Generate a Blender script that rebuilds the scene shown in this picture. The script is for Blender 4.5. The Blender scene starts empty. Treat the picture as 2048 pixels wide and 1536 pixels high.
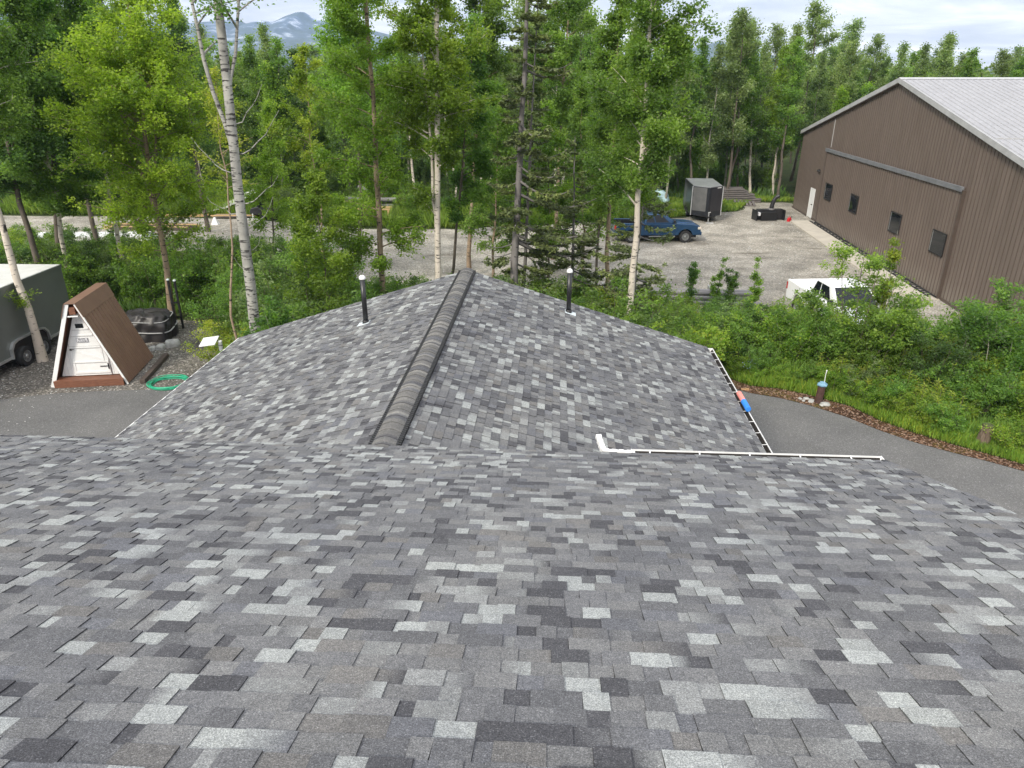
import bpy, bmesh, math, random
import numpy as np
from mathutils import Vector, Matrix, Euler

# ---------------------------------------------------------------- camera, sky, sun, exposure
PITCH = math.atan(608/1420); CP = math.cos(PITCH); SP = math.sin(PITCH); FPX = 1420.0; H = 9.4
sc = bpy.context.scene
COL = bpy.context.scene.collection
cam_d = bpy.data.cameras.new("camera"); cam = bpy.data.objects.new("camera", cam_d); COL.objects.link(cam)
cam_d.sensor_width = 36; cam_d.lens = FPX/2048*36; cam_d.clip_end = 20000; cam_d.clip_start = 0.05
cam.location = (0, 0, H); cam.rotation_euler = (math.pi/2-PITCH, 0, 0)
sc.camera = cam
SUN_EL = math.radians(36); SUN_AZ = math.radians(215)      # behind and to the left of the camera
w = bpy.data.worlds.new("World"); sc.world = w; w.use_nodes = True
nt = w.node_tree; nt.nodes.clear()
out = nt.nodes.new("ShaderNodeOutputWorld"); bg = nt.nodes.new("ShaderNodeBackground"); bg.inputs[1].default_value = 0.12
sky = nt.nodes.new("ShaderNodeTexSky"); sky.sky_type = 'NISHITA'; sky.sun_disc = False
sky.sun_elevation = SUN_EL; sky.sun_rotation = SUN_AZ; sky.air_density = 1.2
tc = nt.nodes.new("ShaderNodeTexCoord"); sep = nt.nodes.new("ShaderNodeSeparateXYZ")
nt.links.new(tc.outputs['Generated'], sep.inputs[0])
# cloud layer: project the view direction on a flat deck so the clouds shorten towards the horizon
ad = nt.nodes.new("ShaderNodeMath"); ad.operation = 'ADD'; ad.inputs[1].default_value = 0.10
mx = nt.nodes.new("ShaderNodeMath"); mx.operation = 'MAXIMUM'; mx.inputs[1].default_value = 0.0
nt.links.new(sep.outputs[2], mx.inputs[0]); nt.links.new(mx.outputs[0], ad.inputs[0])
cmb = nt.nodes.new("ShaderNodeCombineXYZ")
for i in (0, 1):
    dv = nt.nodes.new("ShaderNodeMath"); dv.operation = 'DIVIDE'
    nt.links.new(sep.outputs[i], dv.inputs[0]); nt.links.new(ad.outputs[0], dv.inputs[1]); nt.links.new(dv.outputs[0], cmb.inputs[i])
def wnoise(scale, detail, rough, dist=0.0):
    n = nt.nodes.new("ShaderNodeTexNoise"); n.inputs['Scale'].default_value = scale; n.inputs['Detail'].default_value = detail
    n.inputs['Roughness'].default_value = rough; n.inputs['Distortion'].default_value = dist
    nt.links.new(cmb.outputs[0], n.inputs['Vector']); return n
def wramp(n, stops):
    r = nt.nodes.new("ShaderNodeValToRGB"); e = r.color_ramp.elements
    e[0].position, e[0].color = stops[0][0], (*stops[0][1], 1); e[1].position, e[1].color = stops[-1][0], (*stops[-1][1], 1)
    for p_, c_ in stops[1:-1]:
        k = e.new(p_); k.color = (*c_, 1)
    nt.links.new(n.outputs['Fac'], r.inputs[0]); return r
n1 = wnoise(0.9, 8, 0.58, 0.4); n2 = wnoise(0.45, 6, 0.55, 0.2)
shade = wramp(n1, [(0.34, (3.9, 4.0, 4.4)), (0.46, (4.8, 4.85, 5.15)), (0.56, (6.2, 6.2, 6.3)), (0.66, (8.4, 8.2, 7.9))])
cover = wramp(n2, [(0.25, (0.45,)*3), (0.42, (0.93,)*3), (0.60, (1, 1, 1))])
mixw = nt.nodes.new("ShaderNodeMixRGB"); nt.links.new(cover.outputs[0], mixw.inputs[0])
nt.links.new(sky.outputs[0], mixw.inputs[1]); nt.links.new(shade.outputs[0], mixw.inputs[2])
# an overcast sky is brightest overhead
zg = nt.nodes.new("ShaderNodeMapRange"); zg.inputs['From Min'].default_value = .12; zg.inputs['From Max'].default_value = .8; zg.inputs['To Min'].default_value = 1.0; zg.inputs['To Max'].default_value = 1.7
nt.links.new(mx.outputs[0], zg.inputs[0])
vm = nt.nodes.new("ShaderNodeVectorMath"); vm.operation = 'SCALE'; nt.links.new(mixw.outputs[0], vm.inputs[0]); nt.links.new(zg.outputs[0], vm.inputs['Scale'])
nt.links.new(vm.outputs[0], bg.inputs[0]); nt.links.new(bg.outputs[0], out.inputs[0])
sun_d = bpy.data.lights.new("sun", 'SUN'); sun_d.energy = 2.2; sun_d.angle = math.radians(9); sun_d.color = (1, 0.93, 0.80)
sun = bpy.data.objects.new("sun", sun_d); COL.objects.link(sun)
sdir = Vector((math.sin(SUN_AZ)*math.cos(SUN_EL), math.cos(SUN_AZ)*math.cos(SUN_EL), math.sin(SUN_EL)))
sun.rotation_euler = sdir.to_track_quat('Z', 'Y').to_euler(); sun.location = (0, 0, 40)
vs = sc.view_settings; vs.view_transform = 'Standard'; vs.look = 'None'; vs.gamma = 1; vs.exposure = 0.84
sc.render.engine = 'CYCLES'
sc.cycles.max_bounces = 10; sc.cycles.diffuse_bounces = 6; sc.cycles.glossy_bounces = 2; sc.cycles.transmission_bounces = 6
sc.cycles.transparent_max_bounces = 4; sc.cycles.volume_bounces = 0
sc.cycles.sample_clamp_indirect = 4

# ---------------------------------------------------------------- helpers
def ray(u, v): return (u-1024, FPX*CP+(768-v)*SP, -FPX*SP+(768-v)*CP)
def G(u, v, z=0.0):
    x, y, q = ray(u, v); t = (z-H)/q; return (x*t, y*t)
def PT(u, v, Y):
    x, y, q = ray(u, v); t = Y/y; return Vector((x*t, Y, H+q*t))

def tag(o, label=None, cat=None, group=None, kind=None):
    if label: o['label'] = label
    if cat: o['category'] = cat
    if group: o['group'] = group
    if kind: o['kind'] = kind
    return o
def empty(name, loc=(0, 0, 0), rz=0.0):
    o = bpy.data.objects.new(name, None); COL.objects.link(o); o.location = loc; o.rotation_euler = (0, 0, rz); o.empty_display_size = 0.2
    return o
def link_mesh(name, me, mat, parent=None):
    o = bpy.data.objects.new(name, me); COL.objects.link(o)
    if mat and not me.materials: me.materials.append(mat)
    if parent: o.parent = parent
    return o
def copy_tree(o, parent=None):
    c = o.copy(); COL.objects.link(c)
    if parent: c.parent = parent
    for ch in list(o.children): copy_tree(ch, c)
    return c

class MB:
    """collects boxes, prisms and tubes for ONE mesh"""
    def __init__(s): s.v = []; s.f = []
    def add(s, vs_, fs, M=None):
        b = len(s.v)
        for p in vs_:
            p = Vector(p)
            s.v.append(tuple(M @ p) if M is not None else tuple(p))
        for f in fs: s.f.append(tuple(b+i for i in f))
        return s
    def box(s, x0, x1, y0, y1, z0, z1, M=None):
        return s.add([(x0,y0,z0),(x1,y0,z0),(x1,y1,z0),(x0,y1,z0),(x0,y0,z1),(x1,y0,z1),(x1,y1,z1),(x0,y1,z1)],
                     [(0,3,2,1),(4,5,6,7),(0,1,5,4),(1,2,6,5),(2,3,7,6),(3,0,4,7)], M)
    def hexa(s, p, M=None):   # 8 points bottom ring then top ring, ccw from above
        return s.add(p, [(0,3,2,1),(4,5,6,7),(0,1,5,4),(1,2,6,5),(2,3,7,6),(3,0,4,7)], M)
    def prism(s, poly, y0, y1, M=None):   # poly of (x,z) ccw seen from -y, extruded along y
        n = len(poly)
        s.add([(x, y0, z) for x, z in poly]+[(x, y1, z) for x, z in poly],
              [tuple(range(n)), tuple(range(2*n-1, n-1, -1))]+[(i, i+n, (i+1) % n+n, (i+1) % n) for i in range(n)], M)
        return s
    def slab(s, poly, z0, z1, M=None):    # poly of (x,y) ccw from above
        n = len(poly)
        s.add([(x, y, z0) for x, y in poly]+[(x, y, z1) for x, y in poly],
              [tuple(range(n-1, -1, -1)), tuple(range(n, 2*n))]+[(i, (i+1) % n, (i+1) % n+n, i+n) for i in range(n)], M)
        return s
    def tube(s, pts, rad, seg=8, cap=True, M=None):
        pts = [Vector(p) for p in pts]; n = len(pts)
        if not hasattr(rad, '__len__'): rad = [rad]*n
        b = len(s.v); ref = None
        for i, p in enumerate(pts):
            d = (pts[min(i+1, n-1)]-pts[max(i-1, 0)]).normalized()
            if ref is None:
                ref = Vector((1, 0, 0)) if abs(d.x) < .8 else Vector((0, 1, 0))
            a = (ref-d*ref.dot(d)).normalized(); c = d.cross(a); ref = a
            for k in range(seg):
                t = 2*math.pi*k/seg; q = p+(a*math.cos(t)+c*math.sin(t))*rad[i]
                s.v.append(tuple(M @ q) if M is not None else tuple(q))
        for i in range(n-1):
            for k in range(seg):
                k2 = (k+1) % seg
                s.f.append((b+i*seg+k, b+i*seg+k2, b+(i+1)*seg+k2, b+(i+1)*seg+k))
        if cap:
            s.f.append(tuple(b+k for k in range(seg-1, -1, -1))); s.f.append(tuple(b+(n-1)*seg+k for k in range(seg)))
        return s
    def lathe(s, prof, seg=24, M=None):   # prof list of (r,z)
        b = len(s.v)
        for r, z in prof:
            for k in range(seg):
                t = 2*math.pi*k/seg; q = Vector((r*math.cos(t), r*math.sin(t), z)); s.v.append(tuple(M @ q) if M is not None else tuple(q))
        for i in range(len(prof)-1):
            for k in range(seg):
                k2 = (k+1) % seg; s.f.append((b+i*seg+k, b+i*seg+k2, b+(i+1)*seg+k2, b+(i+1)*seg+k))
        s.f.append(tuple(b+k for k in range(seg-1, -1, -1))); s.f.append(tuple(b+(len(prof)-1)*seg+k for k in range(seg)))
        return s
    def build(s, name, mat, parent=None, bevel=0.0, smooth=False, seg=2):
        me = bpy.data.meshes.new(name); me.from_pydata(s.v, [], s.f); me.update()
        o = link_mesh(name, me, mat, parent)
        if smooth:
            for p_ in me.polygons: p_.use_smooth = True
        if bevel:
            md = o.modifiers.new("bevel", 'BEVEL'); md.width = bevel; md.segments = seg; md.limit_method = 'ANGLE'; md.angle_limit = math.radians(35)
        return o
def TR(x=0, y=0, z=0, rz=0, ry=0, rx=0): return Matrix.Translation((x, y, z)) @ Euler((rx, ry, rz)).to_matrix().to_4x4()

# ---------------------------------------------------------------- materials
def new_mat(name):
    m = bpy.data.materials.new(name); m.use_nodes = True; t = m.node_tree; b = t.nodes['Principled BSDF']; return m, t, b
def noise_node(t, scale, detail=4, rough=.55, vec=None, stretch=None, coord='Object'):
    tcn = t.nodes.new("ShaderNodeTexCoord"); mp = t.nodes.new("ShaderNodeMapping")
    if stretch: mp.inputs['Scale'].default_value = stretch
    t.links.new(tcn.outputs[coord], mp.inputs[0])
    n = t.nodes.new("ShaderNodeTexNoise"); n.inputs['Scale'].default_value = scale; n.inputs['Detail'].default_value = detail; n.inputs['Roughness'].default_value = rough
    t.links.new(mp.outputs[0], n.inputs['Vector']); return n, mp
def ramp(t, src, stops):
    r = t.nodes.new("ShaderNodeValToRGB"); e = r.color_ramp.elements
    e[0].position, e[0].color = stops[0][0], (*stops[0][1], 1); e[1].position, e[1].color = stops[-1][0], (*stops[-1][1], 1)
    for p_, c_ in stops[1:-1]:
        k = e.new(p_); k.color = (*c_, 1)
    t.links.new(src, r.inputs[0]); return r
def mixc(t, kind, fac, a, b):
    m = t.nodes.new("ShaderNodeMixRGB"); m.blend_type = kind
    for i, q in ((0, fac), (1, a), (2, b)):
        if hasattr(q, 'links'): t.links.new(q, m.inputs[i])
        elif i == 0: m.inputs[0].default_value = q
        else: m.inputs[i].default_value = (*q, 1)
    return m.outputs[0]
def bump(t, b, src, strength, dist=0.01):
    n = t.nodes.new("ShaderNodeBump"); n.inputs['Strength'].default_value = strength; n.inputs['Distance'].default_value = dist
    t.links.new(src, n.inputs['Height']); t.links.new(n.outputs[0], b.inputs['Normal'])
def pm(name, c1, c2=None, scale=3, rough=.6, metal=0.0, detail=5, bmp=0.0, bdist=.01, stretch=None, spec=None, coord='Object', lo=.35, hi=.65):
    m, t, b = new_mat(name)
    c2 = c2 or tuple(x*.8 for x in c1)
    n, _ = noise_node(t, scale, detail, .6, stretch=stretch, coord=coord)
    r = ramp(t, n.outputs['Fac'], [(lo, c2), (hi, c1)])
    t.links.new(r.outputs[0], b.inputs['Base Color']); b.inputs['Roughness'].default_value = rough; b.inputs['Metallic'].default_value = metal
    if spec is not None: b.inputs['Specular IOR Level'].default_value = spec
    if bmp: bump(t, b, n.outputs['Fac'], bmp, bdist)
    return m

def m_shingle(name, gran=420.0, streak=True):
    m, t, b = new_mat(name)
    at = t.nodes.new("ShaderNodeAttribute"); at.attribute_name = 'col'
    n, mp = noise_node(t, gran, 2, .7)
    g = ramp(t, n.outputs['Fac'], [(.28, (.45,)*3), (.5, (1,)*3), (.72, (1.85,)*3)])
    c = mixc(t, 'MULTIPLY', 1.0, at.outputs['Color'], g.outputs[0])
    v = t.nodes.new("ShaderNodeTexVoronoi"); v.inputs['Scale'].default_value = gran*.45; t.links.new(mp.outputs[0], v.inputs['Vector'])
    hs = t.nodes.new("ShaderNodeSeparateColor"); t.links.new(v.outputs['Color'], hs.inputs[0])
    sp = ramp(t, hs.outputs[0], [(.90, (0,)*3), (.99, (1,)*3)])
    c = mixc(t, 'ADD', mixc(t, 'MULTIPLY', 1.0, sp.outputs[0], (.22,)*3), c, (.34, .35, .36))
    n4, _ = noise_node(t, 26, 4, .7)
    mo = ramp(t, n4.outputs['Fac'], [(.3, (.84, .84, .85)), (.7, (1.17, 1.16, 1.15))])
    c = mixc(t, 'MULTIPLY', 1.0, c, mo.outputs[0])
    n5, _ = noise_node(t, 150, 3, .8)
    mo = ramp(t, n5.outputs['Fac'], [(.32, (.52, .52, .53)), (.5, (1,)*3), (.68, (1.65, 1.65, 1.62))])
    c = mixc(t, 'MULTIPLY', 1.0, c, mo.outputs[0])
    n3, _ = noise_node(t, .9, 3, .6)
    wv = ramp(t, n3.outputs['Fac'], [(.3, (.88, .88, .9)), (.7, (1.1, 1.09, 1.07))])
    c = mixc(t, 'MULTIPLY', 1.0, c, wv.outputs[0])
    t.links.new(c, b.inputs['Base Color']); b.inputs['Roughness'].default_value = .92; b.inputs['Specular IOR Level'].default_value = .25
    bump(t, b, n.outputs['Fac'], .55, .004)
    return m

def m_ribbed(name, col, col2, period, axis='X', rough=.45, metal=.0, dark=.55, width=.06, bmp=.6):
    """painted steel sheet with pressed ribs running up; 'period' metres apart along one object axis"""
    m, t, b = new_mat(name)
    tcn = t.nodes.new("ShaderNodeTexCoord"); sx = t.nodes.new("ShaderNodeSeparateXYZ"); t.links.new(tcn.outputs['Object'], sx.inputs[0])
    n, _ = noise_node(t, 1.3, 5, .6, stretch=(1, 1, .35))
    r = ramp(t, n.outputs['Fac'], [(.35, col2), (.65, col)])
    # run-off streaks and dust splashed up from the gravel
    ns, _ = noise_node(t, 1.0, 6, .7, stretch=(9, 9, .25)); rs = ramp(t, ns.outputs['Fac'], [(.40, (.86, .86, .86)), (.62, (1.10, 1.10, 1.10))])
    c = mixc(t, 'MULTIPLY', 1.0, r.outputs[0], rs.outputs[0])
    nd, _ = noise_node(t, 2.5, 6, .75); md_ = t.nodes.new("ShaderNodeMapRange"); md_.inputs['From Min'].default_value = 1.1; md_.inputs['From Max'].default_value = .05; t.links.new(sx.outputs[2], md_.inputs[0])
    mm = t.nodes.new("ShaderNodeMath"); mm.operation = 'MULTIPLY'; t.links.new(md_.outputs[0], mm.inputs[0]); t.links.new(nd.outputs['Fac'], mm.inputs[1])
    c = mixc(t, 'MIX', mm.outputs[0], c, (.26, .235, .20))
    t.links.new(c, b.inputs['Base Color']); b.inputs['Roughness'].default_value = rough; b.inputs['Metallic'].default_value = metal
    return m

def m_bark(name, base, base2, mark, mz=9.0, thr=.60, lower=None):
    m, t, b = new_mat(name)
    n0, _ = noise_node(t, 2.2, 5, .6, stretch=(1, 1, .6))
    r0 = ramp(t, n0.outputs['Fac'], [(.35, base2), (.65, base)])
    n1_, _ = noise_node(t, 1.0, 3, .6, stretch=(3.5, 3.5, mz*2))
    r1 = ramp(t, n1_.outputs['Fac'], [(thr, (0,)*3), (thr+.05, (1,)*3)])
    c = mixc(t, 'MIX', r1.outputs[0], r0.outputs[0], mark)
    n2_, _ = noise_node(t, 1.0, 2, .5, stretch=(2, 2, 1.8))
    r2 = ramp(t, n2_.outputs['Fac'], [(.66, (0,)*3), (.70, (1,)*3)])
    c = mixc(t, 'MIX', r2.outputs[0], c, tuple(x*.9 for x in mark))
    t.links.new(c, b.inputs['Base Color']); b.inputs['Roughness'].default_value = .85
    bump(t, b, n1_.outputs['Fac'], .4, .02)
    return m

def m_leaf(name, trans=.57, gloss=.42):
    m, t, b = new_mat(name)
    at = t.nodes.new("ShaderNodeAttribute"); at.attribute_name = 'col'
    oi = t.nodes.new("ShaderNodeObjectInfo")
    hsv = t.nodes.new("ShaderNodeHueSaturation")
    mr = t.nodes.new("ShaderNodeMapRange"); mr.inputs['To Min'].default_value = .488; mr.inputs['To Max'].default_value = .512; t.links.new(oi.outputs['Random'], mr.inputs[0])
    mv = t.nodes.new("ShaderNodeMapRange"); mv.inputs['To Min'].default_value = .82; mv.inputs['To Max'].default_value = 1.15
    wn = t.nodes.new("ShaderNodeMath"); wn.operation = 'FRACT'; wm = t.nodes.new("ShaderNodeMath"); wm.operation = 'MULTIPLY'; wm.inputs[1].default_value = 7.31
    t.links.new(oi.outputs['Random'], wm.inputs[0]); t.links.new(wm.outputs[0], wn.inputs[0]); t.links.new(wn.outputs[0], mv.inputs[0])
    t.links.new(mr.outputs[0], hsv.inputs['Hue']); t.links.new(mv.outputs[0], hsv.inputs['Value']); t.links.new(at.outputs['Color'], hsv.inputs['Color'])
    t.links.new(hsv.outputs[0], b.inputs['Base Color']); b.inputs['Roughness'].default_value = gloss; b.inputs['Specular IOR Level'].default_value = .35
    tr = t.nodes.new("ShaderNodeBsdfTranslucent"); tint = mixc(t, 'MULTIPLY', 1.0, hsv.outputs[0], (1.25, 1.35, .55)); t.links.new(tint, tr.inputs[0])
    ms = t.nodes.new("ShaderNodeMixShader"); ms.inputs[0].default_value = trans
    o = t.nodes['Material Output']; t.links.new(b.outputs[0], ms.inputs[1]); t.links.new(tr.outputs[0], ms.inputs[2]); t.links.new(ms.outputs[0], o.inputs[0])
    return m

def m_ground(name, stops, scale, fine, finestops, rough=.95, bmp=.6, bdist=.03, patch=None):
    m, t, b = new_mat(name)
    n, _ = noise_node(t, scale, 6, .6)
    r = ramp(t, n.outputs['Fac'], stops)
    tcn = t.nodes.new("ShaderNodeTexCoord"); v = t.nodes.new("ShaderNodeTexVoronoi"); v.inputs['Scale'].default_value = fine
    t.links.new(tcn.outputs['Object'], v.inputs['Vector'])
    hs = t.nodes.new("ShaderNodeSeparateColor"); t.links.new(v.outputs['Color'], hs.inputs[0])
    f = ramp(t, hs.outputs[0], finestops)
    c = mixc(t, 'MULTIPLY', 1.0, r.outputs[0], f.outputs[0])
    if patch:
        n3, _ = noise_node(t, patch[0], 5, .65, stretch=patch[3] if len(patch) > 3 else None); pr = ramp(t, n3.outputs['Fac'], [(patch[1], (0,)*3), (patch[1]+.1, (1,)*3)])
        c = mixc(t, 'MIX', pr.outputs[0], c, patch[2])
    t.links.new(c, b.inputs['Base Color']); b.inputs['Roughness'].default_value = rough; b.inputs['Specular IOR Level'].default_value = .2
    bump(t, b, v.outputs['Distance'], bmp, bdist)
    return m

M = {}
M['shingle'] = m_shingle('shingle_granules')
M['cap'] = m_shingle('ridge_cap_granules')
M['white'] = pm('white_paint', (.80, .80, .79), (.70, .70, .69), 4, .4)
M['whitewood'] = pm('white_painted_wood', (.78, .78, .77), (.72, .72, .71), 6, .5)
M['black'] = pm('black_plastic', (.022, .022, .024), (.012, .012, .013), 8, .45)
M['dark'] = pm('dark_trough', (.02, .016, .014), (.010, .008, .007), 8, .8)
M['pipe'] = pm('black_pipe', (.018, .018, .02), (.010, .010, .011), 6, .35)
M['siding'] = pm('beige_siding', (.45, .43, .38), (.38, .36, .32), 1, .6)
M['brown'] = m_ribbed('brown_sheet_steel', (.165, .130, .110), (.138, .108, .090), .2)
M['brownrib'] = pm('brown_sheet_rib', (.118, .091, .076), (.100, .077, .064), 2, .45)
M['browndark'] = pm('dark_brown_trim', (.088, .066, .055), (.074, .056, .046), 2, .45)
M['galv'] = m_ribbed('light_grey_roof_sheet', (.30, .30, .31), (.27, .27, .28), .3, rough=.55, metal=.0)
M['trimgrey'] = pm('pale_grey_trim', (.42, .42, .42), (.34, .34, .34), 2, .4)
M['trackgrey'] = pm('grey_door_track', (.19, .195, .205), (.14, .145, .155), 2, .4)
M['glass'] = pm('dark_window_glass', (.012, .014, .017), (.008, .010, .012), 2, .04, spec=.32)
M['concrete'] = pm('pale_concrete', (.52, .48, .40), (.44, .40, .34), 1.5, .85, bmp=.2)
M['aroof'] = pm('brown_metal_roofing', (.225, .135, .096), (.19, .112, .08), 2, .38)
M['redwood'] = pm('red_brown_stained_wood', (.20, .082, .045), (.13, .052, .030), 5, .6, stretch=(1, 6, 6))
M['iron'] = pm('black_iron', (.012, .012, .013), (.008, .008, .009), 8, .5)
M['sign'] = pm('sign_face', (.66, .66, .68), (.60, .60, .62), 4, .5)
M['ink'] = pm('dark_lettering', (.03, .03, .045), (.025, .025, .04), 8, .6)
M['trailer'] = pm('grey_green_trailer_skin', (.150, .165, .155), (.125, .138, .130), .6, .35, metal=.2)
M['trailerroof'] = pm('white_trailer_roof', (.66, .66, .63), (.54, .54, .51), 1.2, .5)
M['alu'] = pm('bright_aluminium', (.60, .61, .62), (.45, .46, .47), 3, .35, metal=.7)
M['tyre'] = pm('black_rubber', (.020, .020, .021), (.013, .013, .013), 12, .8)
M['rim'] = pm('silver_wheel', (.45, .46, .47), (.28, .29, .30), 7, .3, metal=.8)
M['blue'] = pm('metallic_blue_paint', (.020, .062, .135), (.014, .048, .11), 1, .25, metal=.35)
M['whitecar'] = pm('white_car_paint', (.80, .81, .82), (.75, .76, .77), 1, .3)
M['redlens'] = pm('red_lens', (.45, .02, .02), (.35, .015, .015), 6, .25)
M['lamplens'] = pm('headlamp_lens', (.70, .62, .52), (.5, .45, .38), 6, .2)
M['darktrailer'] = pm('charcoal_trailer_skin', (.022, .024, .030), (.018, .020, .024), 1, .3, metal=.2)
M['greypanel'] = pm('grey_trailer_panel', (.15, .15, .15), (.12, .12, .12), 3, .35, metal=.3)
M['tarp'] = pm('black_brown_tarp', (.030, .026, .026), (.017, .015, .016), 4, .46)
M['bluetarp'] = pm('pale_blue_tarp', (.42, .58, .62), (.34, .48, .52), 4, .5)
M['hose'] = pm('green_hose', (.03, .42, .24), (.02, .34, .18), 6, .4)
M['oldwood'] = pm('weathered_dark_timber', (.10, .075, .060), (.045, .033, .028), 5, .9, bmp=.4, stretch=(6, .6, 6))
M['greywood'] = pm('grey_weathered_boards', (.20, .18, .17), (.09, .08, .078), 4, .9, stretch=(.4, 5, 5))
M['newwood'] = pm('pale_new_lumber', (.55, .38, .19), (.42, .28, .13), 3, .7, stretch=(.5, 5, 5))
M['rock'] = pm('pale_rock', (.48, .48, .46), (.28, .28, .27), 5, .9, bmp=.5, bdist=.03)
M['rust'] = pm('rusty_brown_steel', (.085, .040, .032), (.050, .025, .020), 7, .75, bmp=.3)
M['bluecap'] = pm('pale_blue_cap', (.18, .33, .44), (.14, .27, .37), 5, .6)
M['coral'] = pm('faded_coral_foam', (.75, .26, .22), (.66, .22, .19), 8, .8)
M['foamblue'] = pm('bright_blue_foam', (.03, .22, .70), (.02, .18, .60), 8, .7)
M['redcan'] = pm('red_plastic', (.55, .02, .03), (.45, .015, .02), 6, .4)
M['rope'] = pm('grey_rope', (.45, .45, .45), (.32, .32, .32), 20, .9)
M['stump'] = pm('old_stump_wood', (.20, .15, .11), (.08, .055, .04), 5, .95, bmp=.6, bdist=.02, stretch=(5, 5, .7))
M['greypole'] = pm('grey_weathered_poles', (.26, .25, .25), (.15, .145, .145), 4, .8, stretch=(.3, 6, 6))
M['redtex'] = pm('cardboard', (.42, .25, .13), (.34, .2, .1), 8, .9)
M['flash'] = pm('pale_flashing', (.62, .68, .70), (.5, .56, .58), 5, .5)
M['bark_birch'] = m_bark('white_birch_bark', (.60, .54, .46), (.42, .37, .31), (.030, .026, .024), 7, .60)
M['bark_tan'] = m_bark('tan_birch_bark', (.36, .27, .19), (.22, .16, .11), (.035, .028, .024), 7, .60)
M['bark_aspen'] = m_bark('grey_white_poplar_bark', (.38, .37, .33), (.20, .195, .18), (.04, .037, .035), 9, .55)
M['bark_spruce'] = m_bark('grey_spruce_bark', (.20, .185, .18), (.115, .105, .10), (.045, .04, .038), 4, .62)
M['bark_dark'] = m_bark('brown_grey_bark', (.14, .115, .09), (.07, .056, .045), (.03, .025, .02), 4, .64)
M['bark_pale'] = m_bark('pale_grey_green_bark', (.30, .29, .23), (.18, .17, .14), (.05, .045, .04), 5, .64)
M['leaf'] = m_leaf('leaves')
M['needle'] = m_leaf('needles', .15, .6)
M['grass'] = m_leaf('grass_blades', .4, .55)
M['forest_floor'] = m_ground('forest_floor_soil', [(.3, (.030, .040, .015)), (.5, (.050, .070, .022)), (.7, (.075, .070, .035))], .8, 14, [(.0, (.6,)*3), (.9, (1.3,)*3)])
M['gravel'] = m_ground('grey_gravel', [(.34, (.215, .198, .168)), (.5, (.315, .292, .248)), (.66, (.41, .38, .325))], .55, 19, [(.0, (.62,)*3), (.55, (1.0,)*3), (.88, (1.2,)*3), (.96, (1.6,)*3)], bmp=.7, bdist=.04, patch=(.45, .60, (.165, .145, .115), (.4, 1.7, 1)))
M['gravel2'] = m_ground('dark_damp_gravel', [(.3, (.10, .092, .08)), (.6, (.165, .152, .135)), (.75, (.19, .17, .14))], .6, 22, [(.0, (.5,)*3), (.6, (1.0,)*3), (.86, (1.3,)*3), (.95, (2.6,)*3)], bmp=.6, bdist=.03)
M['asphalt'] = m_ground('worn_asphalt', [(.3, (.110, .109, .107)), (.5, (.130, .128, .126)), (.7, (.152, .149, .145))], .5, 55, [(.0, (.78,)*3), (.7, (1.0,)*3), (.92, (1.15,)*3), (.98, (1.7,)*3)], bmp=.25, bdist=.01)
M['mulch'] = m_ground('red_brown_leaf_litter', [(.3, (.055, .028, .016)), (.5, (.095, .050, .028)), (.7, (.09, .07, .018))], 1.2, 26, [(.0, (.4,)*3), (.6, (1.0,)*3), (.86, (1.4,)*3), (.95, (3.0,)*3)], bmp=.9, bdist=.05)
M['mountain'] = None
def m_mountain():
    m, t, b = new_mat('haze_tinted_rock_and_snow')
    n, _ = noise_node(t, .011, 8, .68, stretch=(1, 1, .55))
    r = ramp(t, n.outputs['Fac'], [(.46, (.04, .07, .09)), (.54, (.07, .11, .19)), (.62, (.50, .56, .66))])  # base colours tinted blue: distance haze put into the rock colour
    geo = t.nodes.new("ShaderNodeNewGeometry"); sp = t.nodes.new("ShaderNodeSeparateXYZ"); t.links.new(geo.outputs['Position'], sp.inputs[0])
    mr = t.nodes.new("ShaderNodeMapRange"); mr.inputs['From Min'].default_value = 40; mr.inputs['From Max'].default_value = 200; t.links.new(sp.outputs[2], mr.inputs[0])
    c = mixc(t, 'MIX', mr.outputs[0], (.05, .07, .05), r.outputs[0])
    t.links.new(c, b.inputs['Base Color']); b.inputs['Roughness'].default_value = .9
    return m
M['mountain'] = m_mountain()
# ---------------------------------------------------------------- the ground
def sheet(name, poly, z, mat, label=None):
    me = bpy.data.meshes.new(name); me.from_pydata([(x, y, z) for x, y in poly], [], [tuple(range(len(poly)))]); me.update()
    if me.polygons[0].normal.z < 0: me.flip_normals()
    return tag(link_mesh(name, me, mat), kind='structure')
sheet('ground', [(-9000, -2000), (9000, -2000), (9000, 9000), (-9000, 9000)], 0, M['forest_floor'])
GR = random.Random(4)
def wob(poly, amp=.25, n=5):
    out_ = []
    for i in range(len(poly)):
        a, b_ = poly[i], poly[(i+1) % len(poly)]
        for k in range(n):
            t = k/n; out_.append((a[0]+(b_[0]-a[0])*t+GR.uniform(-amp, amp)*(k > 0), a[1]+(b_[1]-a[1])*t+GR.uniform(-amp, amp)*(k > 0)))
    return out_
YARD = [(-46, 36), (-30, 35), (-12, 34.5), (2, 32.5), (8, 30), (13, 25.5), (18, 22.5), (21, 21.5), (21.5, 31), (24.5, 58), (22.6, 60.5), (20, 60.5), (17.5, 56), (14.5, 54.5), (12, 53),
        (8, 51.8), (4, 51.0), (0, 50.0), (-4, 48.8), (-8, 48.9), (-12, 49.4), (-15, 51.0), (-20, 52.8), (-28, 54), (-46, 54)]
yard = sheet('gravel_yard', wob(YARD, .3), .008, M['gravel'])
PAD = [(-30, 23.6), (-30, 16), (-14, 15.2), (-14.5, 21.0), (-9.3, 21.4), (-8.3, 22.2), (-9.6, 26.0), (-12, 28.5), (-16, 29), (-30, 29)]
sheet('gravel_pad', wob(PAD, .15), .012, M['gravel2'])
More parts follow.
